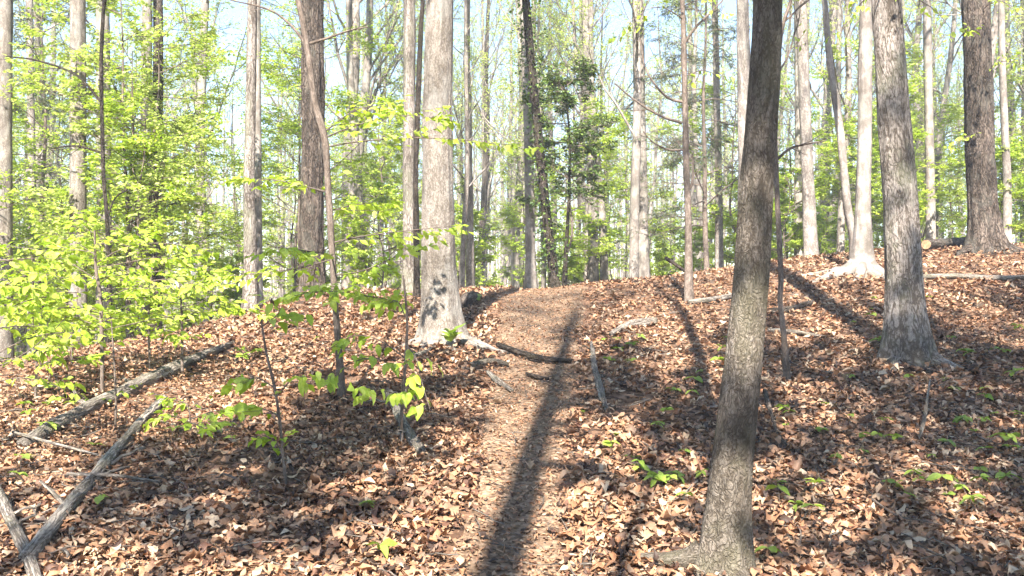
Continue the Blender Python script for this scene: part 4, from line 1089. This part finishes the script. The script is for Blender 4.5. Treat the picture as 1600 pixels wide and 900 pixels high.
# crumbs of leaf and bark on the path
cnt = 10000
y = g.uniform(2.5, 17, cnt); x = np.interp(y, PATH_Y, PATH_X) + g.uniform(-1.2, 1.2, cnt) * np.interp(y, PATH_Y, PATH_W)
V, Fc = dead_leaves(x, y, g.uniform(0.012, 0.05, cnt), 3, 0.5, 0.018)
V[..., 2] += 0.012
LT.add(V.reshape(-1, 3), [Fc], None, np.repeat(np.clip(0.45 + 0.24 * g.normal(size=cnt), 0, 1), 9))
link('leaf_litter', LT.mesh('leaf_litter', L_DEAD, True), ground, label='brown and tan dead leaves carpeting the slope', kind='stuff')
# fine dead twigs all through the litter
m = 1500
y = 2.9 + 12 * g.random(m); x = g.uniform(-0.62, 0.62, m) * (y + 1.5); a = g.uniform(0, 6.28, m); ln = g.uniform(0.06, 0.3, m)
t = np.linspace(-0.5, 0.5, 4)
P = np.stack([x[:, None] + np.cos(a)[:, None] * ln[:, None] * t, y[:, None] + np.sin(a)[:, None] * ln[:, None] * t, np.zeros((m, 4))], -1) + g.normal(size=(m, 4, 3)) * 0.012
P[..., 2] = gz(P[..., 0].ravel(), P[..., 1].ravel()).reshape(m, 4) + g.uniform(0.02, 0.06, (m, 1)) + g.uniform(-0.01, 0.015, (m, 4))
v, f, b = tubes(P, np.repeat(g.uniform(0.0015, 0.005, m)[:, None], 4, 1), 4)
TW = Geo(); TW.add(v, f, b)
link('twig_litter', TW.mesh('twig_litter', B_LOG), ground, kind='stuff')
# the largest single leaves, nearest to the viewer
meshes = []
for k in range(14):
    V, Fc = dead_leaves(np.array([0.0]), np.array([0.0]), np.array([1.0]), 7, 0.0, 0.0)
    V = V[0] - V[0].mean(0); meshes.append(mesh('leaf', V, [Fc], L_DEADOBJ, True))
m = 0
while m < 300:
    Y = 520 + 400 * g.random() ** 0.6; X = g.uniform(-10, 1610)
    dd = d_at(X, Y); c = px(X, Y, dd)
    if dd > 8.5 or (path_off(np.array([c[0]]), np.array([c[1]]))[0] < 1.0 and g.random() < 0.8): continue
    o = bpy.data.objects.new('leaf', meshes[m % 14])
    o.parent = ground
    o.location = (c[0], c[1], g1(c[0], c[1]) + 0.045)
    o.rotation_euler = (g.normal() * 0.35, g.normal() * 0.35, g.uniform(0, 6.28))
    s = g.uniform(0.07, 0.105); o.scale = (s, s, s)
    col.objects.link(o)
    m += 1

# ---------------------------------------------------------------- sunlit air in the wood
bx = np.array([[x, y, z] for x in (-140, 140) for y in (-45, 150) for z in (-8, 30)], float)
hz = np.array([[0, 1, 3, 2], [4, 6, 7, 5], [0, 4, 5, 1], [2, 3, 7, 6], [0, 2, 6, 4], [1, 5, 7, 3]])
hm, hn, ho = nodes('haze')
pv = hn.nodes.new('ShaderNodeVolumePrincipled')
pv.inputs['Color'].default_value = (0.88, 0.93, 1.0, 1)
pv.inputs['Density'].default_value = HAZE
hn.links.new(pv.outputs[0], ho.inputs['Volume'])
link('haze', mesh('haze', bx, [hz], hm, False), None, (0, 0, 0), 'pale sunlit air between the trees', 'haze', None, 'stuff')
